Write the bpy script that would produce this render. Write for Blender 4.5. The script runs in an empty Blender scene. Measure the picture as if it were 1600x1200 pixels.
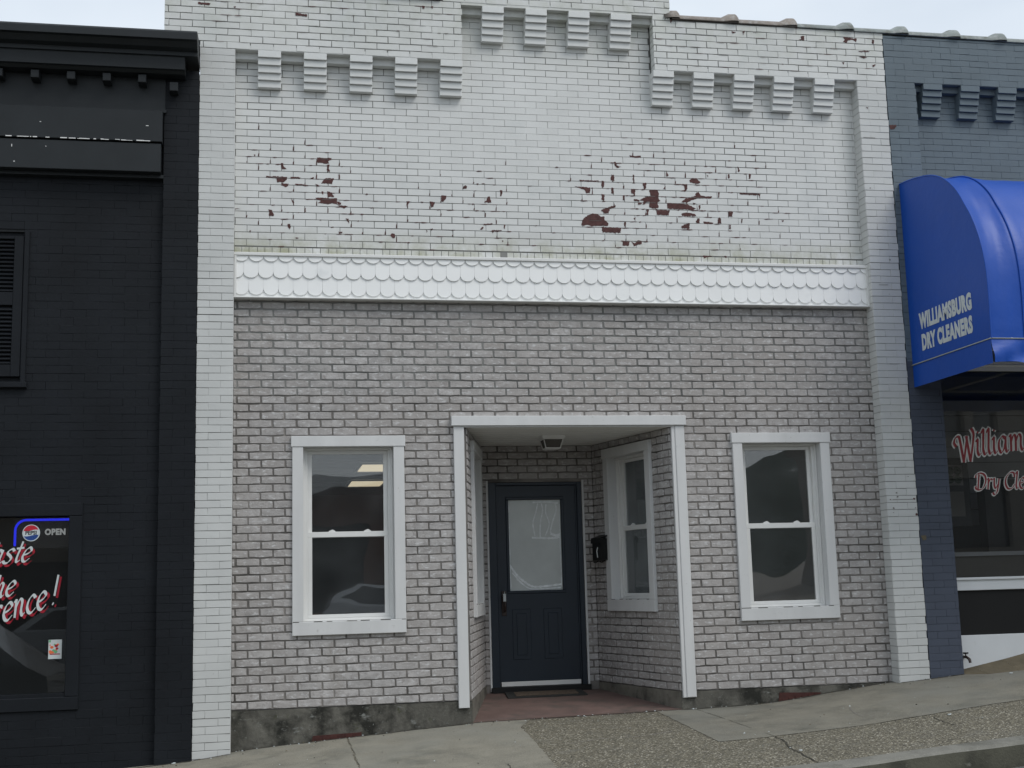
import bpy, bmesh, math, random
from mathutils import Vector, Matrix
import bpy.app
S = bpy.context.scene
COL = S.collection
R = math.radians
random.seed(11)
PEEL = [[(-1.172,4.754),(-1.043,4.755),(-1.047,4.737),(-1.072,4.721),(-1.065,4.703),(-1.114,4.701),(-1.174,4.71)],[(-1.086,4.689),(-1.061,4.692),(-1.068,4.653),(-1.058,4.64),(-1.061,4.622),(-1.083,4.639)],[(-1.488,4.691),(-1.467,4.692),(-1.464,4.663),(-1.439,4.64),(-1.481,4.638)],[(-1.616,4.569),(-1.432,4.568),(-1.436,4.542),(-1.464,4.516),(-1.523,4.518),(-1.526,4.55),(-1.613,4.555)],[(-1.481,4.508),(-1.418,4.506),(-1.425,4.484),(-1.45,4.472),(-1.474,4.486)],[(-1.405,4.567),(-1.317,4.567),(-1.321,4.556),(-1.401,4.553)],[(-1.363,4.506),(-1.286,4.505),(-1.288,4.494),(-1.359,4.496)],[(-1.23,4.564),(-1.199,4.573),(-1.202,4.558),(-1.227,4.557)],[(-1.188,4.51),(-1.164,4.504),(-1.153,4.493),(-1.178,4.496)],[(-1.136,4.52),(-1.111,4.553),(-1.09,4.569),(-1.023,4.568),(-1.03,4.549),(-1.041,4.515),(-1.132,4.516)],[(-0.984,4.602),(-0.972,4.603),(-0.974,4.569),(-0.982,4.569)],[(-1.083,4.448),(-1.041,4.438),(-1.024,4.396),(-1.08,4.396)],[(-1.132,4.446),(-1.117,4.443),(-1.119,4.414),(-1.129,4.421)],[(-1.185,4.386),(-0.996,4.384),(-0.996,4.329),(-1.042,4.339),(-1.077,4.327),(-1.112,4.333),(-1.164,4.339),(-1.14,4.354),(-1.147,4.365),(-1.182,4.368)],[(-0.992,4.359),(-0.961,4.345),(-0.964,4.327),(-0.993,4.329)],[(-0.993,4.322),(-0.901,4.317),(-0.933,4.293),(-0.961,4.305)],[(-1.398,4.376),(-1.37,4.336),(-1.384,4.329),(-1.394,4.35)],[(-1.598,4.264),(-1.563,4.261),(-1.56,4.243),(-1.546,4.215),(-1.556,4.205),(-1.591,4.21),(-1.587,4.235)],[(-1.429,4.138),(-1.408,4.139),(-1.401,4.114),(-1.411,4.09),(-1.425,4.109)],[(-0.923,4.203),(-0.895,4.2),(-0.895,4.156),(-0.909,4.178)],[(-1.758,4.068),(-1.741,4.072),(-1.748,4.051)],[(-0.987,4.081),(-0.952,4.078),(-0.955,4.069),(-0.983,4.072)],[(-1.363,4.017),(-1.332,4.014),(-1.353,4.006)],[(-0.521,4.075),(-0.489,4.072),(-0.489,4.035),(-0.504,4.031),(-0.528,4.056)],[(-1.286,4.259),(-1.266,4.259),(-1.28,4.248)],[(-0.381,4.377),(-0.335,4.375),(-0.364,4.356),(-0.378,4.329)],[(-0.252,4.378),(-0.227,4.375),(-0.241,4.363)],[(-0.172,4.38),(-0.125,4.378),(-0.137,4.336),(-0.159,4.325)],[(-0.063,4.443),(-0.019,4.441),(-0.027,4.407),(-0.049,4.38),(-0.067,4.387)],[(0.128,4.509),(0.151,4.544),(0.169,4.537),(0.165,4.512)],[(0.257,4.562),(0.279,4.563),(0.268,4.547)],[(0.305,4.566),(0.338,4.563),(0.309,4.558)],[(0.473,4.509),(0.496,4.506),(0.487,4.453),(0.472,4.449)],[(0.323,4.388),(0.349,4.411),(0.357,4.441),(0.38,4.442),(0.389,4.386)],[(0.318,4.189),(0.399,4.191),(0.373,4.18),(0.314,4.171)],[(0.281,4.132),(0.299,4.159),(0.314,4.156),(0.299,4.133)],[(0.39,4.131),(0.482,4.13),(0.445,4.114),(0.412,4.125),(0.393,4.091)],[(0.502,4.183),(0.517,4.18),(0.508,4.142),(0.497,4.153)],[(-0.173,4.128),(-0.148,4.132),(-0.159,4.112)],[(-0.209,4.116),(-0.198,4.112),(-0.204,4.09)],[(0.48,4.037),(0.494,4.033),(0.483,4.022)],[(-1.72,4.763),(-1.707,4.76),(-1.713,4.741)],[(-1.882,4.263),(-1.831,4.263),(-1.879,4.256)],[(-1.905,4.559),(-1.894,4.56),(-1.898,4.52)],[(1.224,4.202),(1.238,4.249),(1.281,4.292),(1.336,4.314),(1.382,4.307),(1.41,4.283),(1.443,4.288),(1.446,4.25),(1.479,4.226),(1.473,4.197),(1.369,4.198),(1.315,4.192),(1.286,4.204),(1.236,4.194)],[(1.414,4.187),(1.598,4.183),(1.592,4.133),(1.421,4.137)],[(1.606,4.058),(1.673,4.055),(1.663,4.013),(1.608,4.016)],[(1.69,4.056),(1.723,4.04),(1.762,4.07),(1.799,4.063),(1.79,4.037),(1.739,4.019),(1.713,4.01)],[(1.416,4.346),(1.468,4.372),(1.557,4.4),(1.552,4.379),(1.497,4.361),(1.486,4.318),(1.449,4.317)],[(1.526,4.691),(1.552,4.691),(1.554,4.632),(1.52,4.635)],[(1.431,4.628),(1.452,4.625),(1.45,4.57),(1.429,4.573)],[(1.828,4.62),(1.862,4.621),(1.851,4.566),(1.83,4.569)],[(1.174,4.565),(1.258,4.563),(1.324,4.557),(1.314,4.506),(1.276,4.505),(1.269,4.53),(1.215,4.554)],[(1.427,4.501),(1.452,4.498),(1.449,4.443),(1.424,4.447)],[(1.521,4.564),(1.542,4.56),(1.54,4.509),(1.523,4.509)],[(1.628,4.495),(1.649,4.492),(1.643,4.449),(1.626,4.449)],[(1.711,4.561),(1.753,4.558),(1.743,4.511),(1.713,4.515)],[(1.885,4.55),(1.962,4.561),(1.977,4.519),(1.971,4.48),(1.991,4.451),(1.961,4.442),(1.967,4.387),(1.915,4.377),(1.878,4.393),(1.884,4.44),(1.846,4.438),(1.84,4.417),(1.815,4.412),(1.825,4.451),(1.787,4.454),(1.848,4.485),(1.895,4.495)],[(1.732,4.46),(1.783,4.458),(1.786,4.441),(1.736,4.444)],[(1.773,4.432),(1.811,4.421),(1.772,4.407)],[(2.05,4.432),(2.165,4.431),(2.247,4.429),(2.331,4.389),(2.308,4.376),(2.137,4.379),(2.052,4.381)],[(1.944,4.365),(2.076,4.365),(2.061,4.314),(1.946,4.319)],[(1.851,4.367),(1.872,4.367),(1.865,4.312),(1.849,4.316)],[(2.192,4.449),(2.228,4.48),(2.337,4.513),(2.334,4.534),(2.365,4.553),(2.38,4.523),(2.432,4.508),(2.497,4.51),(2.487,4.492),(2.357,4.488),(2.287,4.465),(2.247,4.442)],[(2.186,4.334),(2.234,4.348),(2.315,4.338),(2.331,4.317),(2.194,4.313)],[(2.28,4.661),(2.307,4.683),(2.354,4.681),(2.387,4.643),(2.364,4.63),(2.287,4.64)],[(2.188,4.555),(2.232,4.57),(2.229,4.599),(2.196,4.62),(2.256,4.622),(2.258,4.579),(2.231,4.548)],[(2.018,4.567),(2.045,4.598),(2.043,4.568)],[(2.06,4.748),(2.079,4.697),(2.058,4.692)],[(2.766,4.816),(2.786,4.769),(2.768,4.76)],[(2.876,4.746),(2.894,4.742),(2.882,4.694),(2.869,4.698)],[(2.18,4.211),(2.215,4.233),(2.263,4.247),(2.256,4.192),(2.188,4.194)],[(2.324,4.266),(2.361,4.305),(2.362,4.25),(2.328,4.253)],[(2.397,4.264),(2.492,4.258),(2.491,4.245),(2.401,4.247)],[(2.535,4.255),(2.546,4.302),(2.568,4.302),(2.574,4.251)],[(2.651,4.241),(2.668,4.237),(2.662,4.198),(2.645,4.202)],[(2.649,4.36),(2.693,4.37),(2.686,4.319),(2.643,4.322)],[(2.772,4.3),(2.789,4.3),(2.778,4.257),(2.77,4.265)],[(1.63,4.238),(1.647,4.243),(1.641,4.197),(1.629,4.201)],[(1.708,4.884),(1.759,4.878),(1.818,4.884),(1.818,4.867),(1.775,4.861),(1.716,4.868)],[(1.557,4.815),(1.574,4.815),(1.581,4.782),(1.623,4.77),(1.58,4.76),(1.564,4.777)],[(2.362,4.424),(2.38,4.421),(2.369,4.378),(2.356,4.382)],[(2.303,4.444),(2.333,4.441),(2.315,4.423)],[(1.724,4.279),(1.746,4.288),(1.736,4.262)],[(2.769,4.553),(2.927,4.553),(2.979,4.551),(2.972,4.503),(2.961,4.537),(2.777,4.54)],[(2.456,4.719),(2.468,4.715),(2.463,4.693)],[(3.175,4.298),(3.198,4.303),(3.188,4.281)],[(1.218,4.629),(1.406,4.627),(1.364,4.617),(1.226,4.617)],[(2.376,3.938),(2.466,3.935),(2.414,3.922),(2.383,3.908)],[(2.587,3.938),(2.612,3.934),(2.599,3.917)],[(2.665,4.734),(2.683,4.735),(2.676,4.692),(2.663,4.695)],[(1.734,4.698),(1.746,4.694),(1.74,4.639),(1.732,4.642)],[(2.56,4.554),(2.573,4.551),(2.565,4.499),(2.555,4.503)]]
PEEL_TOP = [[(-1.362,6.043),(-1.259,6.031),(-1.262,6.015),(-1.361,6.016)],[(-0.228,6.179),(-0.202,6.175),(-0.208,6.153),(-0.225,6.155)],[(-0.152,6.175),(-0.126,6.179),(-0.132,6.157)],[(-1.901,6.067),(-1.882,6.071),(-1.885,6.056),(-1.898,6.058)],[(3.426,6.091),(3.461,6.096),(3.458,6.054),(3.4,6.054),(3.43,6.065)],[(3.86,6.102),(3.907,6.108),(3.943,6.101),(4.006,6.101),(3.993,6.061),(3.962,6.085),(3.911,6.076),(3.893,6.049),(3.857,6.06),(3.879,6.084)],[(4.163,6.1),(4.183,6.098),(4.176,6.054),(4.16,6.063)],[(4.012,5.977),(4.131,5.98),(4.12,5.969),(4.02,5.967)],[(4.016,5.921),(4.099,5.919),(4.065,5.901)],[(3.832,5.85),(3.856,5.854),(3.847,5.828)],[(2.727,6.103),(2.771,6.096),(2.738,6.084)],[(2.836,6.103),(2.859,6.114),(2.844,6.074)],[(2.118,6.183),(2.14,6.181),(2.129,6.148)],[(4.147,5.84),(4.187,5.849),(4.177,5.838),(4.152,5.821)],[(-2.204,6.093),(-2.1,6.085),(-2.108,6.069),(-2.204,6.072)],[(4.051,5.41),(4.068,5.404),(4.06,5.388)]]
CLOUD = (7.3, 7.9, 8.5); SKY = .10; SUN = 1.3; EXPO = 0.30
# ---------------------------------------------------------------- materials
def new_mat(name):
    m = bpy.data.materials.new(name); m.use_nodes = True
    nt = m.node_tree; nt.nodes.clear()
    out = nt.nodes.new('ShaderNodeOutputMaterial')
    return m, nt, out
def N(nt, t, **kw):
    n = nt.nodes.new(t)
    for k, v in kw.items():
        if k in n.inputs: n.inputs[k].default_value = v
        else: setattr(n, k, v)
    return n
def noise(nt, scale, detail=3, rough=.55, stretch=None):
    tc = N(nt, 'ShaderNodeTexCoord')
    n = N(nt, 'ShaderNodeTexNoise'); n.inputs['Scale'].default_value = scale
    n.inputs['Detail'].default_value = detail; n.inputs['Roughness'].default_value = rough
    if stretch:
        mp = N(nt, 'ShaderNodeMapping'); mp.inputs['Scale'].default_value = stretch
        nt.links.new(tc.outputs['Object'], mp.inputs['Vector']); nt.links.new(mp.outputs['Vector'], n.inputs['Vector'])
    else: nt.links.new(tc.outputs['Object'], n.inputs['Vector'])
    return n.outputs['Fac']
def ramp(nt, fac, stops):
    r = N(nt, 'ShaderNodeValToRGB'); el = r.color_ramp.elements
    while len(el) < len(stops): el.new(.5)
    for e, (p, c) in zip(el, stops):
        e.position = p; e.color = (c, c, c, 1) if isinstance(c, (int, float)) else (*c, 1)
    nt.links.new(fac, r.inputs['Fac']); return r.outputs['Color']
def mix(nt, fac, a, b, mode='MIX'):
    m = N(nt, 'ShaderNodeMix', data_type='RGBA', blend_type=mode)
    for s, v in ((0, fac), (6, a), (7, b)):
        if hasattr(v, 'links') or hasattr(v, 'is_output'): nt.links.new(v, m.inputs[s])
        elif isinstance(v, (int, float)): m.inputs[s].default_value = v
        else: m.inputs[s].default_value = (*v, 1)
    return m.outputs[2]
def bump(nt, h, strength, dist=.01):
    b = N(nt, 'ShaderNodeBump'); b.inputs['Strength'].default_value = strength; b.inputs['Distance'].default_value = dist
    nt.links.new(h, b.inputs['Height']); return b.outputs['Normal']
def surf(name, col, rough=.7, var=.12, vscale=6, speck=None, bmp=(60, .25, .004), dirt=None, stretch=None, spec=.4, tintamt=0, coat=0, extra=None):
    """painted / mineral surface: base colour, broad variation, fine speckle, optional dirt noise and per-face tint"""
    m, nt, out = new_mat(name)
    p = N(nt, 'ShaderNodeBsdfPrincipled'); p.inputs['Roughness'].default_value = rough
    p.inputs['Specular IOR Level'].default_value = spec; p.inputs['Coat Weight'].default_value = coat
    c = mix(nt, ramp(nt, noise(nt, vscale, 4, stretch=stretch), [(.3, 0), (.7, 1)]), tuple(x*(1-var) for x in col), tuple(min(1, x*(1+var)) for x in col))
    if tintamt:
        a = N(nt, 'ShaderNodeAttribute', attribute_name='tint')
        c = mix(nt, 1.0, c, ramp(nt, a.outputs['Fac'], [(0, (1-tintamt, (1-tintamt)*(.93 if tintamt > .3 else 1), (1-tintamt)*(.86 if tintamt > .3 else 1))), (.35, 1-tintamt*.6), (1, 1.0)]), 'MULTIPLY')
    if speck:
        sc, lo, hi, scol = speck
        c = mix(nt, ramp(nt, noise(nt, sc, 5, .7), [(lo, 0), (hi, 1)]), c, scol)
    if dirt:
        for (sc, lo, hi, dcol, st) in dirt:
            c = mix(nt, ramp(nt, noise(nt, sc, 6, .65, stretch=st), [(lo, 0), (hi, 1)]), c, dcol)
    if extra: c = extra(nt, c)
    nt.links.new(c, p.inputs['Base Color'])
    if bmp: nt.links.new(bump(nt, noise(nt, bmp[0], 5, .6), bmp[1], bmp[2]), p.inputs['Normal'])
    nt.links.new(p.outputs[0], out.inputs[0]); return m
def emit(name, col, s):
    m, nt, out = new_mat(name); e = N(nt, 'ShaderNodeEmission'); e.inputs[0].default_value = (*col, 1); e.inputs[1].default_value = s
    nt.links.new(e.outputs[0], out.inputs[0]); return m
def glass(name, base=.09, wav=.02, dust_haze=.03, tint=(1, 1, 1), scale=1.3):
    m, nt, out = new_mat(name)
    t = N(nt, 'ShaderNodeBsdfTransparent'); t.inputs[0].default_value = (*tint, 1)
    g = N(nt, 'ShaderNodeBsdfGlossy'); g.inputs['Roughness'].default_value = .01
    nrm = bump(nt, noise(nt, scale, 1, .4), wav, .1); nt.links.new(nrm, g.inputs['Normal'])
    f = N(nt, 'ShaderNodeFresnel'); f.inputs[0].default_value = 1.5
    a = N(nt, 'ShaderNodeMath', operation='MULTIPLY_ADD'); a.inputs[1].default_value = 1.4; a.inputs[2].default_value = base - .056
    nt.links.new(f.outputs[0], a.inputs[0])
    a.use_clamp = True
    ms = N(nt, 'ShaderNodeMixShader'); nt.links.new(a.outputs[0], ms.inputs[0]); nt.links.new(t.outputs[0], ms.inputs[1]); nt.links.new(g.outputs[0], ms.inputs[2])
    df = N(nt, 'ShaderNodeBsdfDiffuse'); df.inputs[0].default_value = (.55, .60, .62, 1)  # pale diffuse film: faint dust plus a haze that brightens the panes
    m2 = N(nt, 'ShaderNodeMixShader'); nt.links.new(ramp(nt, noise(nt, 1.7, 4, .6), [(.3, .4*dust_haze), (.75, 1.4*dust_haze)]), m2.inputs[0])
    nt.links.new(ms.outputs[0], m2.inputs[1]); nt.links.new(df.outputs[0], m2.inputs[2])
    nt.links.new(m2.outputs[0], out.inputs[0]); return m
def zmask(nt, pts, coord='Z'):
    tc = N(nt, 'ShaderNodeTexCoord'); sx = N(nt, 'ShaderNodeSeparateXYZ'); nt.links.new(tc.outputs['Object'], sx.inputs[0])
    mr = N(nt, 'ShaderNodeMapRange'); mr.inputs['From Min'].default_value = pts[0]; mr.inputs['From Max'].default_value = pts[1]
    nt.links.new(sx.outputs[coord], mr.inputs['Value']); return mr.outputs[0]
def mul(nt, a, b):
    m = N(nt, 'ShaderNodeMath', operation='MULTIPLY'); nt.links.new(a, m.inputs[0]); nt.links.new(b, m.inputs[1]); return m.outputs[0]
def white_extra(nt, c):
    # greenish mildew in a band over the shingles, brownish grime under the coping; both broken up by noise
    lo = mul(nt, mul(nt, zmask(nt, (4.32, 4.06)), zmask(nt, (3.98, 4.0))), ramp(nt, noise(nt, 5, 5, .7), [(.36, 0), (.66, 1)]))
    c = mix(nt, lo, c, (.30, .30, .19))
    hi = mul(nt, zmask(nt, (5.75, 6.4)), ramp(nt, noise(nt, 4, 6, .7), [(.38, 0), (.72, .65)]))
    return mix(nt, hi, c, (.40, .42, .34))
M = {}
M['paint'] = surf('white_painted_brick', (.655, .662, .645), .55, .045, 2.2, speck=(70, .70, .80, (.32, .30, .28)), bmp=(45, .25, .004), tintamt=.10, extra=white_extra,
                  dirt=[(1.2, .55, .85, (.50, .525, .52), None)])  # raised tone: the stronger light on the upper wall is put into this colour
M['paint2'] = surf('dulled_white_painted_brick', (.570, .578, .562), .6, .06, 2.2, speck=(50, .68, .78, (.38, .38, .36)), bmp=(45, .25, .004), tintamt=.10, dirt=[(1.5, .55, .8, (.49, .505, .49), None), (18, .70, .76, (.20, .17, .15), None)])  # darker copy of the wall paint; facade's light falloff put into the pilaster colour
M['paintgap'] = surf('painted_joint', (.19, .19, .18), .9, .45, 2.5)
M['rust'] = surf('bare_red_brick', (.085, .037, .034), .85, .35, 30, bmp=(60, .5, .004))
M['mortar'] = surf('dark_mortar', (.175, .163, .150), .95, .55, 2.5)
M['gbrick'] = surf('antique_grey_brick', (.425, .408, .396), .85, .18, 11, speck=(24, .52, .66, (.27, .252, .24)), tintamt=.32, bmp=(55, .6, .006),
                   dirt=[(.9, .40, .72, (.35, .325, .305), None), (2.6, .58, .80, (.27, .248, .225), (1, 1, .5)), (17, .54, .66, (.54, .535, .53), (1, 1, 2.2))])
M['black'] = surf('black_painted_brick', (.0098, .0118, .0148), .6, .25, 1.6, bmp=(40, .35, .004), tintamt=.08, spec=.18)
M['blackgap'] = surf('black_joint', (.007, .009, .0105), .8, .2, 3)
M['blackwood'] = surf('black_painted_wood', (.015, .018, .020), .5, .15, 3, bmp=(30, .15, .003), spec=.28)
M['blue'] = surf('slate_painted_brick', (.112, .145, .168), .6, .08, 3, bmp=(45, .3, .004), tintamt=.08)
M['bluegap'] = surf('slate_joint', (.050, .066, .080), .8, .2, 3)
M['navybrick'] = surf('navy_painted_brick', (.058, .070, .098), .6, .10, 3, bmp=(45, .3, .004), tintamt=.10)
M['trim'] = surf('weathered_white_board', (.60, .603, .595), .55, .06, 5, speck=(34, .66, .72, (.33, .32, .29)), bmp=(25, .2, .003), stretch=(1, 1, .2), dirt=[(9, .66, .80, (.40, .40, .385), None)])
M['vinyl'] = surf('white_vinyl', (.70, .70, .68), .35, .03, 3, bmp=None, spec=.5, dirt=[(14, .68, .82, (.45, .42, .38), None)])
M['shingle'] = surf('white_shingle_vinyl', (.85, .855, .84), .45, .02, 3, bmp=(30, .08, .003), tintamt=.04, spec=.4, dirt=[(2.5, .60, .85, (.62, .64, .64), None)])
M['concfound'] = surf('stained_foundation', (.125, .120, .102), .9, .4, 3, bmp=(30, .7, .01),
                      dirt=[(3.2, .42, .60, (.020, .020, .016), None), (7, .60, .70, (.20, .205, .19), (1, 1, 2)), (26, .64, .72, (.17, .175, .16), None), (60, .66, .73, (.28, .29, .27), None), (11, .62, .72, (.05, .055, .028), None)])
M['soffit'] = surf('white_ceiling_board', (.76, .76, .72), .6, .05, 3, bmp=(20, .1, .002))
def conc_extra(nt, c):
    return c
def conc(name, k): return surf(name, (.212*k, .197*k, .156*k), (1-.08)*1.0, .22, 3.5, speck=(110, .50, .64, (.31*k, .30*k, .25*k)), bmp=(150, .6, .003),
                     dirt=[(2.3, .52, .72, (.125*k, .123*k, .10*k), (1, 1, 1)), (.7, .48, .72, (.235*k, .232*k, .20*k), None), (260, .58, .66, (.08*k, .078*k, .065*k), None), (34, .70, .76, (.09*k, .088*k, .075*k), None)])
M['concrete'] = conc('smooth_concrete', 1.0); M['concrete2'] = conc('darker_concrete', .80)
M['redfloor'] = surf('red_entry_floor', (.135, .088, .076), .8, .2, 4, speck=(90, .55, .7, (.17, .13, .11)), bmp=(60, .3, .003), dirt=[(3.5, .5, .7, (.085, .070, .060), None)])
M['asphalt'] = surf('asphalt', (.11, .108, .102), .95, .2, 3, speck=(150, .5, .65, (.19, .19, .18)), bmp=(120, .8, .006))
M['entryconc'] = surf('entry_concrete_base', (.16, .15, .125), .9, .25, 6, bmp=(40, .5, .006), dirt=[(5, .5, .66, (.07, .065, .055), None)])
M['navydoor'] = surf('navy_door_paint', (.013, .021, .032), .38, .1, 3, bmp=(80, .05, .002), spec=.4)
M['bronze'] = surf('bronze', (.035, .022, .018), .4, .1, 3, bmp=None)
M['blackmetal'] = surf('black_metal', (.008, .008, .008), .5, .1, 3, bmp=None, spec=.3)
M['dark'] = surf('dark_interior', (.045, .045, .044), .9, .2, 2, bmp=None)
M['dark2'] = surf('interior_ceiling', (.16, .165, .165), .9, .1, 2, bmp=None)
M['interwall'] = surf('interior_wall', (.10, .095, .085), .9, .1, 2, bmp=None)
M['sidewall'] = surf('interior_board', (.30, .31, .31), .9, .1, 2, bmp=None)
M['pane'] = glass('window_glass', .092, .034, .040, scale=2.0)
M['sidepane'] = glass('dusty_side_glass', .06, .01, .13)  # diffuse haze raised to stand in for room light on the blind
M['shopglass'] = glass('shop_window_glass', .05, .006, .010)
M['film'] = surf('silvery_door_film', (.54, .57, .55), .3, .16, 1.8, bmp=(6, .25, .01), spec=.7)
M['tape'] = surf('white_streak', (.80, .83, .83), .5, .15, 20, bmp=None)
M['blind'] = surf('pale_blind', (.80, .86, .80), .8, .06, 3, bmp=None, stretch=(1, 1, .1))
M['tile'] = surf('weathered_clay_tile', (.235, .205, .18), .7, .25, 5, bmp=(40, .4, .005), speck=(22, .5, .68, (.33, .32, .30)), dirt=[(7, .52, .68, (.15, .13, .11), None)])
M['tile2'] = surf('weathered_grey_tile', (.21, .235, .225), .7, .2, 5, bmp=(40, .4, .005), speck=(22, .5, .68, (.32, .33, .32)), dirt=[(7, .55, .7, (.13, .13, .11), None)])
M['vinylblue'] = surf('blue_awning_vinyl', (.005, .064, .36), .42, .05, 2, bmp=(3.5, .22, .03), spec=.38)
M['whiteink'] = surf('white_ink', (.56, .60, .60), .6, .06, 8, bmp=None)
M['redink'] = surf('red_ink', (.32, .008, .022), .5, .06, 8, bmp=None)
M['maroonink'] = surf('maroon_ink', (.26, .03, .035), .5, .06, 8, bmp=None)
M['blueink'] = surf('blue_ink', (.02, .05, .25), .5, .05, 8, bmp=None)
M['paleink'] = surf('pale_outline', (.60, .60, .56), .5, .05, 8, bmp=None)
M['greyink'] = surf('grey_letter', (.25, .28, .29), .5, .05, 8, bmp=None)
M['blackink'] = surf('black_ink', (.01, .01, .012), .5, .05, 8, bmp=None)
M['orangeink'] = surf('orange_ink', (.8, .16, .06), .5, .3, 60, bmp=None)
M['greenink'] = surf('green_ink', (.15, .4, .2), .5, .05, 8, bmp=None)
M['bluetube'] = emit('blue_neon', (.02, .03, .8), .75)
M['signwhite'] = emit('lit_white', (.75, .85, .9), .42)
M['signred'] = emit('lit_red', (.62, .03, .06), .45)
M['signblue'] = emit('lit_blue', (.03, .10, .42), .35)
M['signgrey'] = emit('lit_grey', (.8, .85, .85), .22)
M['brickred'] = surf('plain_red_brick', (.13, .075, .06), .9, .2, 2)
M['panel'] = emit('fluorescent_panel', (1, .87, .60), .5)
M['whiteboard'] = surf('white_base_board', (.64, .66, .67), .5, .04, 3, bmp=(30, .1, .003), dirt=[(8, .66, .8, (.5, .5, .47), None)])
M['browndirt'] = surf('brown_mortar_wedge', (.125, .104, .068), .95, .2, 8, bmp=(60, .6, .006))
M['rope'] = surf('pale_cord', (.34, .36, .33), .7, .1, 30, bmp=None)
M['redbrown'] = surf('rusty_vent', (.060, .020, .016), .8, .3, 20, bmp=(60, .5, .004))
M['rubber'] = surf('rubber_mat', (.03, .03, .028), .9, .2, 10, bmp=(80, .5, .004))
M['matweave'] = surf('mat_weave', (.10, .075, .055), .95, .4, 30, bmp=(80, .5, .004))
M['carpaint'] = surf('silver_car_paint', (.35, .37, .38), .25, .02, 3, bmp=None, coat=1)
M['carpaint2'] = surf('white_car_paint', (.6, .62, .63), .25, .02, 3, bmp=None, coat=1)
M['carglass'] = surf('car_glass', (.02, .02, .022), .05, .02, 3, bmp=None, spec=.8)
M['kerbface'] = surf('mossy_kerb_face', (.095, .093, .070), .95, .3, 3, bmp=(60, .6, .006), dirt=[(4, .48, .66, (.05, .049, .038), None), (14, .62, .72, (.16, .155, .13), None)])
M['joint'] = surf('crack_dirt', (.045, .042, .032), .95, .3, 20, bmp=None)
M['leaf'] = surf('foliage', (.035, .045, .03), .9, .4, 2, bmp=(3, 1, .3))
M['bark'] = surf('bark', (.08, .07, .055), .9, .3, 5)
M['stucco'] = surf('tan_stucco', (.22, .20, .17), .9, .1, 2)
M['kerb'] = surf('kerb_concrete', (.185, .18, .155), .9, .2, 3, speck=(120, .52, .7, (.26, .25, .225)), bmp=(60, .6, .006), dirt=[(2.6, .5, .72, (.09, .088, .072), None)])
def aggregate():
    m, nt, out = new_mat('exposed_aggregate')
    p = N(nt, 'ShaderNodeBsdfPrincipled'); p.inputs['Roughness'].default_value = .9
    tc = N(nt, 'ShaderNodeTexCoord')
    v = N(nt, 'ShaderNodeTexVoronoi'); v.inputs['Scale'].default_value = 88; nt.links.new(tc.outputs['Object'], v.inputs['Vector'])
    sp = N(nt, 'ShaderNodeSeparateColor'); nt.links.new(v.outputs['Color'], sp.inputs[0])
    c = ramp(nt, sp.outputs[0], [(0, (.045, .039, .027)), (.35, (.120, .106, .072)), (.7, (.20, .178, .125)), (.90, (.29, .265, .195)), (1, (.60, .56, .47))])
    c = mix(nt, ramp(nt, v.outputs['Distance'], [(.45, 0), (.75, .75)]), c, (.095, .09, .072))
    c = mix(nt, ramp(nt, noise(nt, 1.1, 5, .6), [(.35, 0), (.7, 1)]), c, (.86, .86, .86), 'MULTIPLY')
    c = mix(nt, ramp(nt, noise(nt, 5, 6, .7), [(.52, 0), (.72, .6)]), c, (.155, .147, .12))
    nt.links.new(c, p.inputs['Base Color'])
    nt.links.new(bump(nt, v.outputs['Distance'], .8, .006), p.inputs['Normal'])
    nt.links.new(p.outputs[0], out.inputs[0]); return m
M['aggregate'] = aggregate()
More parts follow.
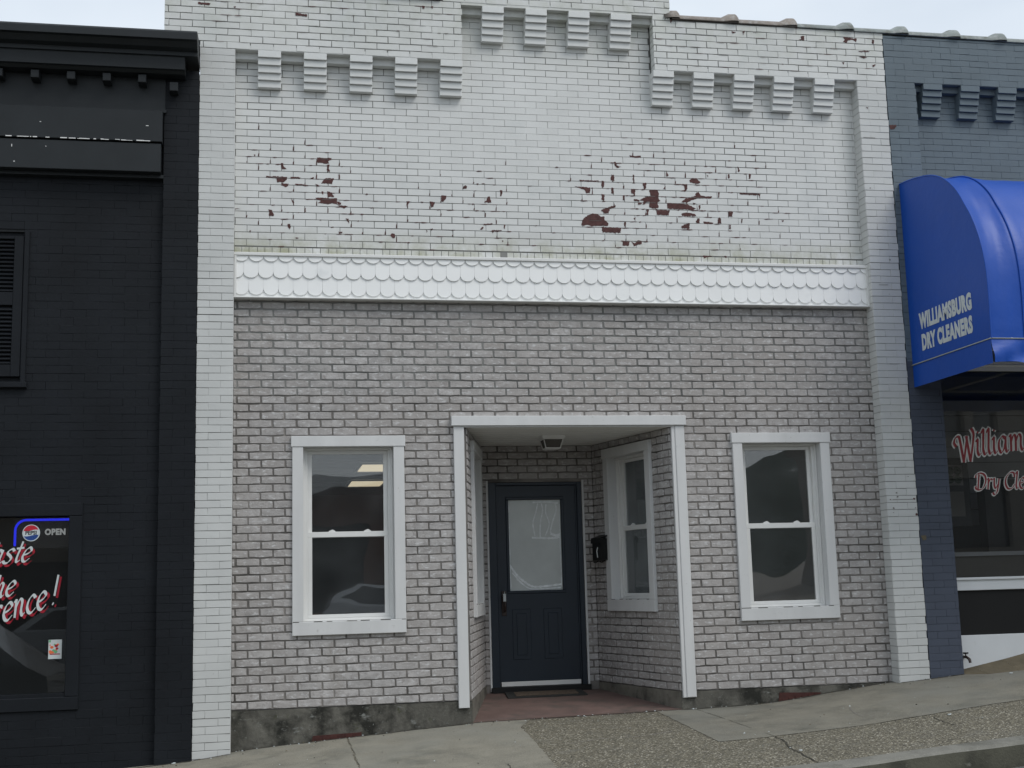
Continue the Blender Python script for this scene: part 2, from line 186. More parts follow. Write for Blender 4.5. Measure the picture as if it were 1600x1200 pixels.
# ---------------------------------------------------------------- mesh building
WL = {}                       # world location of each root
class Frame:
    """wall frame: s along the wall, n outwards, z up"""
    def __init__(s, P=(0, 0, 0), d=(1, 0, 0)):
        s.P = Vector(P); s.d = Vector(d).normalized(); s.n = Vector((s.d.y, -s.d.x, 0))
    def __call__(s, a, n, z): return s.P + s.d*a + s.n*n + Vector((0, 0, z))
F0 = Frame()
class MB:
    def __init__(s): s.v = []; s.f = []; s.mi = []; s.t = []; s.mats = []; s.smooth = []
    def m(s, k):
        if k not in s.mats: s.mats.append(k)
        return s.mats.index(k)
    def poly(s, pts, k, t=.5, sm=False):
        b = len(s.v); s.v += [tuple(p) for p in pts]; s.f.append(tuple(range(b, b+len(pts)))); s.mi.append(s.m(k)); s.t.append(t); s.smooth.append(sm)
    def mesh(s, vs, fs, k, t=.5, sm=False):
        b = len(s.v); s.v += [tuple(p) for p in vs]
        for f in fs: s.f.append(tuple(i+b for i in f)); s.mi.append(s.m(k)); s.t.append(t); s.smooth.append(sm)
    def box(s, x0, x1, n0, n1, z0, z1, k, fr=F0, t=.5, bev=0, jit=0):
        """box in a wall frame: a x0..x1, outward n0..n1, z0..z1 ; bev chamfers the front face"""
        j = lambda: random.uniform(-jit, jit)
        if bev:
            q = [(x0, z0), (x1, z0), (x1, z1), (x0, z1)]
            qi = [(x0+bev, z0+bev), (x1-bev, z0+bev), (x1-bev, z1-bev), (x0+bev, z1-bev)]
            vs = [fr(a, n0, z) for a, z in q] + [fr(a+j(), n1-bev, z+j()) for a, z in q] + [fr(a+j(), n1, z+j()) for a, z in qi]
            fs = [(3, 2, 1, 0)] + [(i, (i+1) % 4, 4+(i+1) % 4, 4+i) for i in range(4)] + [(4+i, 4+(i+1) % 4, 8+(i+1) % 4, 8+i) for i in range(4)] + [(8, 9, 10, 11)]
        else:
            q = [(x0, z0), (x1, z0), (x1, z1), (x0, z1)]
            vs = [fr(a, n0, z) for a, z in q] + [fr(a, n1, z) for a, z in q]
            fs = [(3, 2, 1, 0)] + [(i, (i+1) % 4, 4+(i+1) % 4, 4+i) for i in range(4)] + [(4, 5, 6, 7)]
        s.mesh(vs, fs, k, t)
    def prism(s, pts, n0, n1, k, fr=F0, t=.5, sm=False):
        """closed outline (a, z) counter-clockwise extruded from n0 to n1"""
        n = len(pts)
        s.mesh([fr(a, n0, z) for a, z in pts] + [fr(a, n1, z) for a, z in pts], [tuple(range(n-1, -1, -1)), tuple(range(n, 2*n))], k, t)
        s.mesh([fr(a, n0, z) for a, z in pts] + [fr(a, n1, z) for a, z in pts], [(i, (i+1) % n, n+(i+1) % n, n+i) for i in range(n)], k, t, sm)
    def tube(s, path, r, k, seg=8, closed=False, caps=True):
        P = [Vector(p) for p in path]; rings = []
        for i, p in enumerate(P):
            a = P[i-1] if i else P[0]; b = P[i+1] if i < len(P)-1 else P[-1]
            d = (b-a).normalized(); u = d.orthogonal().normalized() if not rings else (prevu - d*prevu.dot(d)).normalized()
            prevu = u; w = d.cross(u); rr = r[i] if isinstance(r, (list, tuple)) else r
            rings.append([p + (u*math.cos(2*math.pi*j/seg) + w*math.sin(2*math.pi*j/seg))*rr for j in range(seg)])
        vs = [v for g in rings for v in g]; fs = []
        for i in range(len(P)-1):
            for j in range(seg): fs.append((i*seg+j, i*seg+(j+1) % seg, (i+1)*seg+(j+1) % seg, (i+1)*seg+j))
        s.mesh(vs, fs, k, .5, True)
        if caps: s.mesh(rings[0], [tuple(range(seg-1, -1, -1))], k); s.mesh(rings[-1], [tuple(range(seg))], k)
    def build(s, name, parent=None):
        me = bpy.data.meshes.new(name)
        off = root_loc(parent)
        me.from_pydata([(x-off[0], y-off[1], z-off[2]) for x, y, z in s.v], [], s.f)
        for k in s.mats: me.materials.append(M[k])
        me.polygons.foreach_set('material_index', s.mi)
        me.polygons.foreach_set('use_smooth', s.smooth)
        at = me.attributes.new('tint', 'FLOAT', 'FACE'); at.data.foreach_set('value', s.t)
        me.update()
        o = bpy.data.objects.new(name, me); COL.objects.link(o)
        if parent: o.parent = parent
        return o
def root_loc(p):
    while p is not None and p.parent is not None: p = p.parent
    return WL.get(p.name, (0, 0, 0)) if p is not None else (0, 0, 0)
def tag(o, label=None, cat=None, group=None, kind=None):
    if label: o['label'] = label
    if cat: o['category'] = cat
    if group: o['group'] = group
    if kind: o['kind'] = kind
    return o
def empty(name, loc, label=None, cat=None, group=None, parent=None):
    o = bpy.data.objects.new(name, None); COL.objects.link(o); o.empty_display_size = .2
    if parent: o.parent = parent
    else: o.location = loc; WL[o.name] = loc
    tag(o, label, cat, group); return o
# ---------------------------------------------------------------- brickwork
def hash1(*a):
    return random.Random(hash(tuple(int(q*1000) for q in a))).random()
def rows(rects, z0, course):
    """rows of brick courses over the union of rectangles"""
    zs = min(r[2] for r in rects); ze = max(r[3] for r in rects)
    k = math.floor((zs-z0)/course + 1e-6)
    while z0+k*course < ze-1e-4:
        a, b = z0+k*course, z0+(k+1)*course
        lo, hi = max(a, zs), min(b, ze); c = (lo+hi)/2
        iv = sorted([r[0], r[1]] for r in rects if r[2]-1e-4 <= c <= r[3]+1e-4)
        mg = []
        for i in iv:
            if mg and i[0] <= mg[-1][1]+1e-4: mg[-1][1] = max(mg[-1][1], i[1])
            else: mg.append(i)
        yield k, lo, hi, c, mg
        k += 1
def cut(iv, c, holes):
    for h in holes:
        if h[2] < c < h[3]:
            o = []
            for a, b in iv:
                if h[1] <= a or h[0] >= b: o.append([a, b]); continue
                if h[0] > a: o.append([a, h[0]])
                if h[1] < b: o.append([h[1], b])
            iv = o
    return iv
def brickwork(mb, rects, z0, course, length, phase, nb, nf, k, fr=F0, holes=(), gap=(.004, .0035), gapfn=None, bev=.0015, jit=.0008, rough=0, endjit=0, tintfn=None, dn=.0008, halfoff=.5):
    for r, lo, hi, c, iv in rows(rects, z0, course):
        if hi-lo < .012: continue
        off = phase + (length*halfoff if r % 2 else 0) + random.uniform(-.004, .004)
        for a, b in cut(iv, c, holes):
            b = b + (random.Random(r*7+3).uniform(-endjit, endjit) if endjit else 0)
            i = math.floor((a-off)/length)
            x = off+i*length
            while x < b-1e-4:
                x0, x1 = max(a, x), min(b, x+length)
                g = gapfn((x0+x1)/2, c) if gapfn else 1
                gx, gz = gap[0]*g*random.uniform(.7, 1.3)/2, gap[1]*g*random.uniform(.8, 1.2)/2
                if x1-x0 > .014:
                    t = tintfn((x0+x1)/2, c) if tintfn else random.random()
                    n1 = nf+random.uniform(-dn, dn)
                    ax, bx = x0+(gx if x0 > a+1e-5 else .0005), x1-(gx if x1 < b-1e-5 else .0005)
                    az, bz = lo+gz, hi-gz
                    if rough:
                        L = bx-ax; m = max(2, int(L/.045)); pts = []
                        rj = lambda: random.uniform(-rough, rough)
                        for q in range(m+1): pts.append((ax+L*q/m+(rj() if 0 < q < m else abs(rj())*.8), az+rj()+ (rough if q in (0, m) else 0)))
                        pts.append((bx+rj()*.7, (az+bz)/2+rj()))
                        for q in range(m+1): pts.append((bx-L*q/m-(rj() if 0 < q < m else abs(rj())*.8), bz+rj() - (rough if q in (0, m) else 0)))
                        pts.append((ax+rj()*.7, (az+bz)/2+rj()))
                        cx, cz = (ax+bx)/2, (az+bz)/2; n = len(pts); bv = .0028
                        ins = [(p[0]+(bv if p[0] < cx else -bv), p[1]+(bv if p[1] < cz else -bv)) for p in pts]
                        vs = [fr(p[0], nb, p[1]) for p in pts]+[fr(p[0], n1-.003, p[1]) for p in pts]+[fr(p[0], n1+random.uniform(-.0008, .0008), p[1]) for p in ins]
                        vs.append(fr(cx, n1+random.uniform(-.001, .0012), cz))
                        fs = [(q, (q+1) % n, n+(q+1) % n, n+q) for q in range(n)]+[(n+q, n+(q+1) % n, 2*n+(q+1) % n, 2*n+q) for q in range(n)]+[(2*n+q, 2*n+(q+1) % n, 3*n) for q in range(n)]
                        mb.mesh(vs, fs, k, t)
                    else: mb.box(ax, bx, nb, n1, az, bz, k, fr, t, bev, jit)
                x += length
def slab(mb, rect, holes, n0, n1, k, fr=F0):
    """wall slab with rectangular openings"""
    xs = sorted({rect[0], rect[1]} | {min(max(h[i], rect[0]), rect[1]) for h in holes for i in (0, 1)})
    zs = sorted({rect[2], rect[3]} | {min(max(h[i], rect[2]), rect[3]) for h in holes for i in (2, 3)})
    inside = lambda x, z: any(h[0] < x < h[1] and h[2] < z < h[3] for h in holes)
    for a, b in zip(xs, xs[1:]):
        run = None
        for c, d in zip(zs, zs[1:]):
            if inside((a+b)/2, (c+d)/2):
                if run: mb.box(a, b, n0, n1, run[0], run[1], k, fr); run = None
            else: run = (run[0], d) if run else (c, d)
        if run: mb.box(a, b, n0, n1, run[0], run[1], k, fr)
def smooth_noise(seed, sc):
    rg = random.Random(seed); G = [[rg.random() for _ in range(64)] for _ in range(64)]
    def f(x, z):
        x = x*sc+20; z = z*sc+20; i, j = int(x), int(z); u, v = x-i, z-j; u = u*u*(3-2*u); v = v*v*(3-2*v)
        g = lambda a, b: G[a % 64][b % 64]
        return (g(i, j)*(1-u)+g(i+1, j)*u)*(1-v)+(g(i, j+1)*(1-u)+g(i+1, j+1)*u)*v
    return f
SN1 = smooth_noise(3, .9); SN2 = smooth_noise(5, 2.4); SN3 = smooth_noise(9, .6)
# ---------------------------------------------------------------- ground profile along the street
GX = [-60, -12, -2.18, -1.88, .126, 2.086, 2.805, 3.886, 4.28, 4.604, 5.23, 12, 60]
GZ = [-3.4, -1.0, -.369, -.324, -.188, -.158, -.139, -.005, .023, .053, .092, .5, 3.0]
def lerp(x, X, Z):
    if x <= X[0]: return Z[0]
    for i in range(len(X)-1):
        if x <= X[i+1]: return Z[i]+(Z[i+1]-Z[i])*(x-X[i])/(X[i+1]-X[i])
    return Z[-1]
def gz(x, y=0):
    b = sum(lerp(x+dx, GX, GZ) for dx in (-.12, 0, .12))/3
    far = lerp(x, [-60, -12, -2, 2, 5, 12, 60], [-3.4, -1.0, -.34, -.16, .06, .5, 3.0])
    w = min(1, max(0, -y/3.0)); b = b*(1-w)+far*w
    return b+.02*y
# ================================================================ WHITE BRICK BUILDING
C1, L1 = .0622, .2012         # painted brick course / length
ZS = 5.675                    # corbel table soffit
PR = .138                     # projection of pilasters and parapet
white = empty('brick_building', (0, 0, -.2), 'two-storey-high white painted brick shop with peeling paint, grey brick front and recessed navy door', 'building')
def fadefn(x, z):
    g = .55+.8*SN2(x, z)*1.0
    f = SN3(x*1.0, z)
    d = (x-.7)**2/.9+(z-5.1)**2/.5
    if d < 1: g *= .45+.55*d
    return g*(.8+.5*f)
tintw = lambda x, z: .35+.65*random.random()
# --- upper wall (recessed panel, intermediate corbel course, peeled patches)
mb = MB()
up = [(-1.884, 3.975, 3.925, ZS), (.132, 1.948, ZS, 6.215)]
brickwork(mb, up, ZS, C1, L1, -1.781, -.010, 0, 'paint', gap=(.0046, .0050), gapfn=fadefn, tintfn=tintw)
slab(mb, (-2.18, 4.27, 2.62, 5.95), [], -.30, -.0055, 'paintgap')
slab(mb, (.0, 2.08, 5.95, 6.9), [], -.30, -.0055, 'paintgap')
# soldier course above the shingle band
x = -1.884
rs = random.Random(4)
while x < 3.97:
    w = .0665*rs.uniform(.9, 1.1)
    if not (.45 < x-.0 < .50):
        mb.box(x+.0022, min(3.975, x+w)-.0022, -.01, .001+rs.uniform(-.002, .002), 3.80, 3.9235, 'paint', t=rs.uniform(.1, .9), bev=.0015)
    x += w
Z2 = 6.215
for (z0, spans) in ((ZS, [(-1.884, .132), (1.948, 3.975)]), (Z2, [(.132, 1.948)])):
    for a, b in spans: mb.box(a, b, 0.002, .072, z0-C1, z0+.02, 'paint', t=.5)
def patch(mb, pts, y, k, rnd):
    """a peeled patch: bare brick with a ragged rim, paint-film thin"""
    out = []
    n = len(pts)
    for i in range(n):
        a, b = Vector(pts[i]), Vector(pts[(i+1) % n]); L = (b-a).length; m = max(1, int(L/.010))
        for q in range(m):
            p = a.lerp(b, q/m); j = .0040 if q else .001
            out.append((p.x+rnd.uniform(-j, j), p.y+rnd.uniform(-j, j)))
    ar = sum(out[i][0]*out[(i+1) % len(out)][1]-out[(i+1) % len(out)][0]*out[i][1] for i in range(len(out)))
    if ar < 0: out.reverse()
    mb.prism(out, y-.004, y, k)
rp = random.Random(21)
for i, pl in enumerate(PEEL): patch(mb, pl, .0022+.0002*(i % 3), 'rust', rp)
# mortar lines still white inside the bigger patches
for i, pl in enumerate(PEEL):
    xs = [p[0] for p in pl]; zs = [p[1] for p in pl]
    if (max(xs)-min(xs))*(max(zs)-min(zs)) > .006:
        k = math.ceil((min(zs)-ZS)/C1)
        while ZS+k*C1 < max(zs):
            z = ZS+k*C1; w = (min(xs)*.7+max(xs)*.3, min(xs)*.25+max(xs)*.75)
            if z-min(zs) > .012 and max(zs)-z > .012: mb.box(w[0], w[1], -.002, .0042, z-.0015, z+.0015, 'paintgap' if i % 2 else 'mortar')
            k += 1
# fine chips along the joints, thickest where the paint has failed
rp = random.Random(33); cents = [(sum(p[0] for p in pl)/len(pl), sum(p[1] for p in pl)/len(pl)) for pl in PEEL]
for i in range(430):
    c = rp.choice(cents); xx = c[0]+rp.gauss(0, .17); zz = c[1]+rp.gauss(0, .13)
    if not (-1.8 < xx < 3.8 and 3.95 < zz < 5.2): continue
    k = round((zz-ZS)/C1); zl = ZS+k*C1
    if rp.random() < .62:
        w = rp.uniform(.012, .085); h = rp.uniform(.003, .007)
        pts = [(xx, zl-h*rp.random()), (xx+w*.4, zl-h), (xx+w, zl-h*.3), (xx+w*.8, zl+h*.7), (xx+w*.3, zl+h*rp.random())]
    else:
        half = (L1*.5 if k % 2 else 0); j = round((xx-(-1.781+half))/L1); xv = -1.781+half+j*L1; w = rp.uniform(.003, .007); h = rp.uniform(.02, .05)
        pts = [(xv-w, zl+.004), (xv+w*.7, zl+.006), (xv+w, zl+h), (xv-w*.5, zl+h*.8)]
    pr = pts; a_ = [F0(a, .0024+.00001*(i % 50), z) for a, z in pr]
    mb.mesh(a_, [tuple(range(len(a_)))], 'rust')
mb.build('upper_wall', white)
# --- parapet (flush with the pilasters)
mb = MB()
top = [(-2.185, .132, ZS, 6.245), (-2.49, -2.185, 5.76, 6.245), (-.05, .132, 6.245, 6.9), (.132, 1.948, Z2, 6.9), (1.948, 2.125, ZS, 6.9), (2.125, 4.27, ZS, 6.185)]
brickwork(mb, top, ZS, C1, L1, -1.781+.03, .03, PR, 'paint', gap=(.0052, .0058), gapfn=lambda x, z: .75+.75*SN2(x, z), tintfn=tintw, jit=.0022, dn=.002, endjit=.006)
for a, b, c, d in top: mb.box(a+.006, b-.006, .0, PR-.0055, c+.002, d-.003, 'paintgap')
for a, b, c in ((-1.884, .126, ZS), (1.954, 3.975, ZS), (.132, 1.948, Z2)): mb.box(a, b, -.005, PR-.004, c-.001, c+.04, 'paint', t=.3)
mb.box(-2.49, -.05, -.30, -.0, 5.95, 6.24, 'paint'); mb.box(2.125, 4.27, -.30, -.0, 5.95, 6.18, 'paint')
rp = random.Random(5)
for i, pl in enumerate(PEEL_TOP): patch(mb, pl, PR+.0032, 'rust', rp)
for i in range(120):
    xx = rp.uniform(-2.1, 4.1); zz = rp.uniform(5.72, 6.2)
    if .1 < xx < 1.96: continue
    zl = ZS+round((zz-ZS)/C1)*C1; w = rp.uniform(.02, .12); h = rp.uniform(.003, .006)
    mb.mesh([F0(a, PR+.0035+.00001*(i % 50), z) for a, z in ((xx, zl-h*.6), (xx+w*.5, zl-h), (xx+w, zl-h*.2), (xx+w*.7, zl+h*.6), (xx+w*.2, zl+h*.4))], [(0, 1, 2, 3, 4)], rp.choice(['mortar', 'mortar', 'paintgap', 'rust']))
mb.build('parapet', white)
# --- pilasters
for (a, b) in ((-2.185, -1.884), (3.975, 4.27)):
    mb = MB(); zb = gz(a, 0)-.08
    L = .1
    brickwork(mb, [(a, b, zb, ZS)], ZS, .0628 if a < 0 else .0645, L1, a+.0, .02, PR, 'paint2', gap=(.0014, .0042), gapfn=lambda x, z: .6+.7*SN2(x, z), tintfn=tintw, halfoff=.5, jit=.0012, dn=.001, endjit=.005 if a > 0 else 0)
    mb.box(a+.003, b-.003, -.2, PR-.005, zb-.1, ZS, 'paintgap')
    if a > 0:      # its flank facing the shop front
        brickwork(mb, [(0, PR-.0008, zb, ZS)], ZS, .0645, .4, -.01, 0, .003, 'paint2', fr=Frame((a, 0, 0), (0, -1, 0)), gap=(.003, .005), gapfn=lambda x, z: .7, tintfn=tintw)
    else:
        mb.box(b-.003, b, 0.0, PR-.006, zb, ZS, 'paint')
    if a > 0:
        rc = random.Random(4)
        for X_, Z_, r_, k_ in ((4.075, 1.70, .010, 'mortar'), (4.08, 1.665, .008, 'mortar'), (4.01, 1.64, .007, 'rust'), (4.035, 1.56, .010, 'mortar'), (4.03, 1.52, .006, 'mortar'), (4.245, 1.642, .014, 'rust'), (4.255, 1.50, .013, 'rust'), (4.25, 1.56, .006, 'mortar'), (4.2, 1.85, .005, 'mortar'), (4.18, 3.9, .008, 'mortar'), (4.03, 4.6, .006, 'rust')):
            patch(mb, [(X_+r_*rc.uniform(.6, 1.2)*math.cos(i_*1.05), Z_+r_*.9*rc.uniform(.5, 1.2)*math.sin(i_*1.05)) for i_ in range(6)], PR+.003, k_, rc)
        for X_, w_, Z_ in ((4.03, .21, 1.638), (4.05, .09, 3.655), (4.1, .1, 2.9), (4.0, .12, 5.1)):
            mb.box(X_, X_+w_, PR-.002, PR+.0028, Z_, Z_+.0035, 'mortar')
    mb.build('pilaster', white)
# --- corbels: five stepped courses each
cm = None
def corbel_mesh(mat):
    mb = MB(); r = random.Random(2)
    for i in range(5):
        p = PR-.0205*i
        mb.box(-.1, .1, -.01, p, -(i+1)*C1+.0015, -i*C1-.0005, mat, t=r.uniform(.8, 1), bev=.002, jit=.001)
        pass
    return mb
cor = [(-1.588, ZS), (-1.188, ZS), (-.782, ZS), (-.378, ZS), (.032, ZS), (.427, Z2), (.833, Z2), (1.24, Z2), (1.645, Z2),
       (2.034, ZS), (2.429, ZS), (2.831, ZS), (3.230, ZS), (3.642, ZS)]
first = None
for x, z in cor:
    if first is None:
        first = corbel_mesh('paint').build('corbel', white); o = first
        for v in first.data.vertices: v.co.z += -.2     # mesh is local to the corbel: undo the root offset
        first.data.update()
    else: o = first.copy(); COL.objects.link(o); o.parent = white
    o.location = (x, 0, z+.2)
# --- shingle band
mb = MB()
BX0, BX1, BZ0, BZ1, BY = -1.882, 3.978, 3.474, 3.831, .070
mb.box(BX0+.01, BX1-.01, -.004, BY-.020, BZ0-.009, BZ1-.004, 'shingle', t=.6)
rs = random.Random(8); sw = .1258
for row, (zt, phase) in enumerate(((3.486, 0), (3.634, .5), (3.779, 0))):
    zhi = min(BZ1-.002, zt+.19)
    x = BX0+.016-sw*(1-phase) if phase else BX0+.016-sw*.15
    base = BY-.016+.005*row
    while x < BX1-.02:
        c = x+sw/2; pts = []
        for q in range(13):
            a = math.pi+math.pi*q/12
            pts.append((c+math.cos(a)*(sw/2-.0006), zt+.052+math.sin(a)*.052))
        pts += [(c+sw/2-.0006, zhi), (c-sw/2+.0006, zhi)]
        pts = [(min(max(p[0], BX0+.014), BX1-.014), p[1]) for p in pts]
        if x+sw > BX0+.03:
            n0 = base+.0025; n = len(pts); t = rs.uniform(.3, 1)
            # slab tilted outward at its lower edge
            fo = [F0(a, base+.008*(1-(z-zt)/.19)+rs.uniform(-.0004, .0004), z) for a, z in pts]; ba = [F0(a, base-.004, z) for a, z in pts]
            mb.mesh(ba+fo, [tuple(range(n, 2*n))]+[(i, (i+1) % n, n+(i+1) % n, n+i) for i in range(n)], 'shingle', t)
        x += sw
band = mb.build('shingle_band', white)
mb = MB()
mb.box(BX0-.006, BX1+.006, -.002, BY+.014, BZ1-.003, BZ1+.026, 'vinyl', bev=.004)
mb.build('top_trim', band)
mb = MB()
mb.box(BX0-.004, BX1+.004, -.002, BY+.016, BZ0-.020, BZ0-.009, 'vinyl', bev=.003); mb.build('bottom_trim', band)
for a in (BX0, BX1-.020):
    mb = MB(); mb.box(a, a+.020, -.002, BY+.012, BZ0-.0085, BZ1-.0045, 'vinyl', bev=.002); mb.build('side_trim', band)
# --- grey brick front
C2, L2 = .0688, .2032
OPEN = (.03, 2.04, -.6, 2.38)
WL_, WR_ = (-1.35, -.48, .64, 2.22), (2.595, 3.46, .64, 2.22)
def gt(x, z):
    t = random.random()**.8
    t = .25+.75*t
    if 2.41 < z < 2.50 and 0 < x < 2.1: t = 1.0
    return t*(.8+.3*SN1(x, z))
mb = MB()
GH = [OPEN, WL_, WR_]
brickwork(mb, [(-1.884, 3.975, 0, 3.47)], 0, C2, L2, -.740+.002, -.012, 0, 'gbrick', holes=GH, gap=(.0150, .0105), gapfn=lambda x, z: .85+.3*SN2(x, z), tintfn=gt, rough=.0022, dn=.0018)
slab(mb, (-1.884, 3.975, 0, 3.5), GH, -.12, -.0065, 'mortar')
mb.build('grey_brick_front', white)
# --- foundation under it
def ground_strip(mb, a, b, ztop, n0, n1, k, step=.15, wob=0):
    m = max(1, int((b-a)/step)); xs = [a+(b-a)*i/m for i in range(m+1)]
    for p, q in zip(xs, xs[1:]):
        vs = [F0(p, n1, gz(p)-.12), F0(q, n1, gz(q)-.12), F0(q, n1, ztop), F0(p, n1, ztop), F0(p, n0, gz(p)-.12), F0(q, n0, gz(q)-.12), F0(q, n0, ztop), F0(p, n0, ztop)]
        mb.mesh(vs, [(0, 1, 2, 3), (3, 2, 6, 7)], k)
    mb.mesh([F0(a, n1, gz(a)-.12), F0(a, n1, ztop), F0(a, n0, ztop), F0(a, n0, gz(a)-.12)], [(0, 1, 2, 3)], k)
    mb.mesh([F0(b, n0, gz(b)-.12), F0(b, n0, ztop), F0(b, n1, ztop), F0(b, n1, gz(b)-.12)], [(0, 1, 2, 3)], k)
mb = MB(); ground_strip(mb, -1.884, .118, -.004, -.12, .006, 'concfound'); mb.build('foundation', white)
mb = MB(); ground_strip(mb, 1.972, 3.975, -.004, -.12, .006, 'concfound'); mb.build('foundation', white)
for a, b in ((-1.24, -.82), (2.86, 3.27)):
    mb = MB(); z0, z1 = gz(a)-.02, gz(a)+.052+(.03 if a > 0 else 0); z1b = gz(b)+(.02 if a > 0 else .035)
    mb.prism([(a, z0), (b, gz(b)-.02), (b, z1b), (a+.02, z1)], .003, .012, 'redbrown')
    for i in range(6):
        x = a+.04+i*.062; mb.box(x, x+.012, .0125, .018, max(gz(x), z0)+.005, max(gz(x), z0)+.03, 'redbrown')
    mb.build('foundation_vent', white)
# --- recess: angled side walls, back wall, ceiling, floor base
PL, PRr, DB = (.12, 0.0), (1.972, 0.0), 1.48
BLx, BRx = .49, 1.618
FR_ = Frame((BRx, DB, 0), (PRr[0]-BRx, -DB, 0)); LR = math.hypot(BRx-PRr[0], DB)      # n points left/outwards?
FLf = Frame((PL[0], 0, 0), (BLx-PL[0], DB, 0)); LL = math.hypot(BLx-PL[0], DB)
FB = Frame((0, DB, 0), (1, 0, 0))
CEIL = 2.333
def floor_z(x, y): return (gz(x, 0)+.006)*(1-y/DB)+(-.072)*(y/DB) if y > 0 else gz(x, 0)
def recess_wall(fr, L, holes, flip):
    mb = MB()
    brickwork(mb, [(0, L, 0, CEIL)], 0, C2, L2, .06, -.012, 0, 'gbrick', fr=fr, holes=holes, gap=(.0150, .0110), tintfn=gt, rough=.0022, dn=.0018)
    slab(mb, (0, L, 0, CEIL+.1), holes, -.10, -.0065, 'mortar', fr)
    mb.box(0, L, -.10, .004, -.35, -.003, 'entryconc', fr)
    return mb
# sanity: the frame normals must face the opening
assert FR_.n.x < 0 and FLf.n.x > 0
WS = (LR-1.195, LR-.395, .75, 2.205)        # opening in the right angled wall (s, z)
WSL = (.395, 1.195, .75, 2.205)
recess_wall(FR_, LR, [WS], 0).build('entry_side_wall', white)
recess_wall(FLf, LL, [WSL], 0).build('entry_side_wall', white)
mb = MB(); DH = (.532, 1.512, -.2, 1.975)
brickwork(mb, [(BLx, BRx, 0, CEIL)], 0, C2, L2, .55, -.012, 0, 'gbrick', fr=FB, holes=[DH], gap=(.0150, .0110), tintfn=gt, rough=.0022, dn=.0018)
slab(mb, (BLx, BRx, -.2, CEIL+.1), [DH], -.10, -.0065, 'mortar', FB)
mb.build('entry_back_wall', white)
mb = MB()
e = [(.05, -.0), (2.035, -.0), (BRx+.05, DB+.05), (BLx-.05, DB+.05)]
mb.mesh([(x, y, CEIL) for x, y in e]+[(x, y, CEIL+.03) for x, y in e], [(3, 2, 1, 0), (4, 5, 6, 7), (0, 1, 5, 4), (1, 2, 6, 5), (2, 3, 7, 6), (3, 0, 4, 7)], 'soffit')
for i in range(1, 9):      # board joints
    y = i*.165; f = y/DB; xa = .12+(BLx-.12)*f; xb = 1.972+(BRx-1.972)*f
    mb.box(xa, xb, -y-.002, -y+.002, CEIL-.002, CEIL+.001, 'trim')
mb.build('entry_ceiling', white)
mb = MB(); mb.box(-.02, 2.118, -.004, .052, 2.346, 2.432, 'trim', bev=.003)
mb.box(.09, 2.02, -.02, .03, 2.334, 2.3455, 'trim'); ht = mb.build('entry_trim', white)
mb = MB(); mb.box(0, .092, -.004, .032, -.058, 2.3455, 'trim', bev=.003); mb.box(.06, .0915, -.10, -.005, -.05, 2.3455, 'trim'); mb.build('entry_post', white)
mb = MB(); mb.box(2.014, 2.104, -.004, .034, -.054, 2.3455, 'trim', bev=.006); mb.box(1.982, 2.0125, -.115, .028, -.054, 2.3455, 'trim', bev=.003); mb.build('entry_post', white)
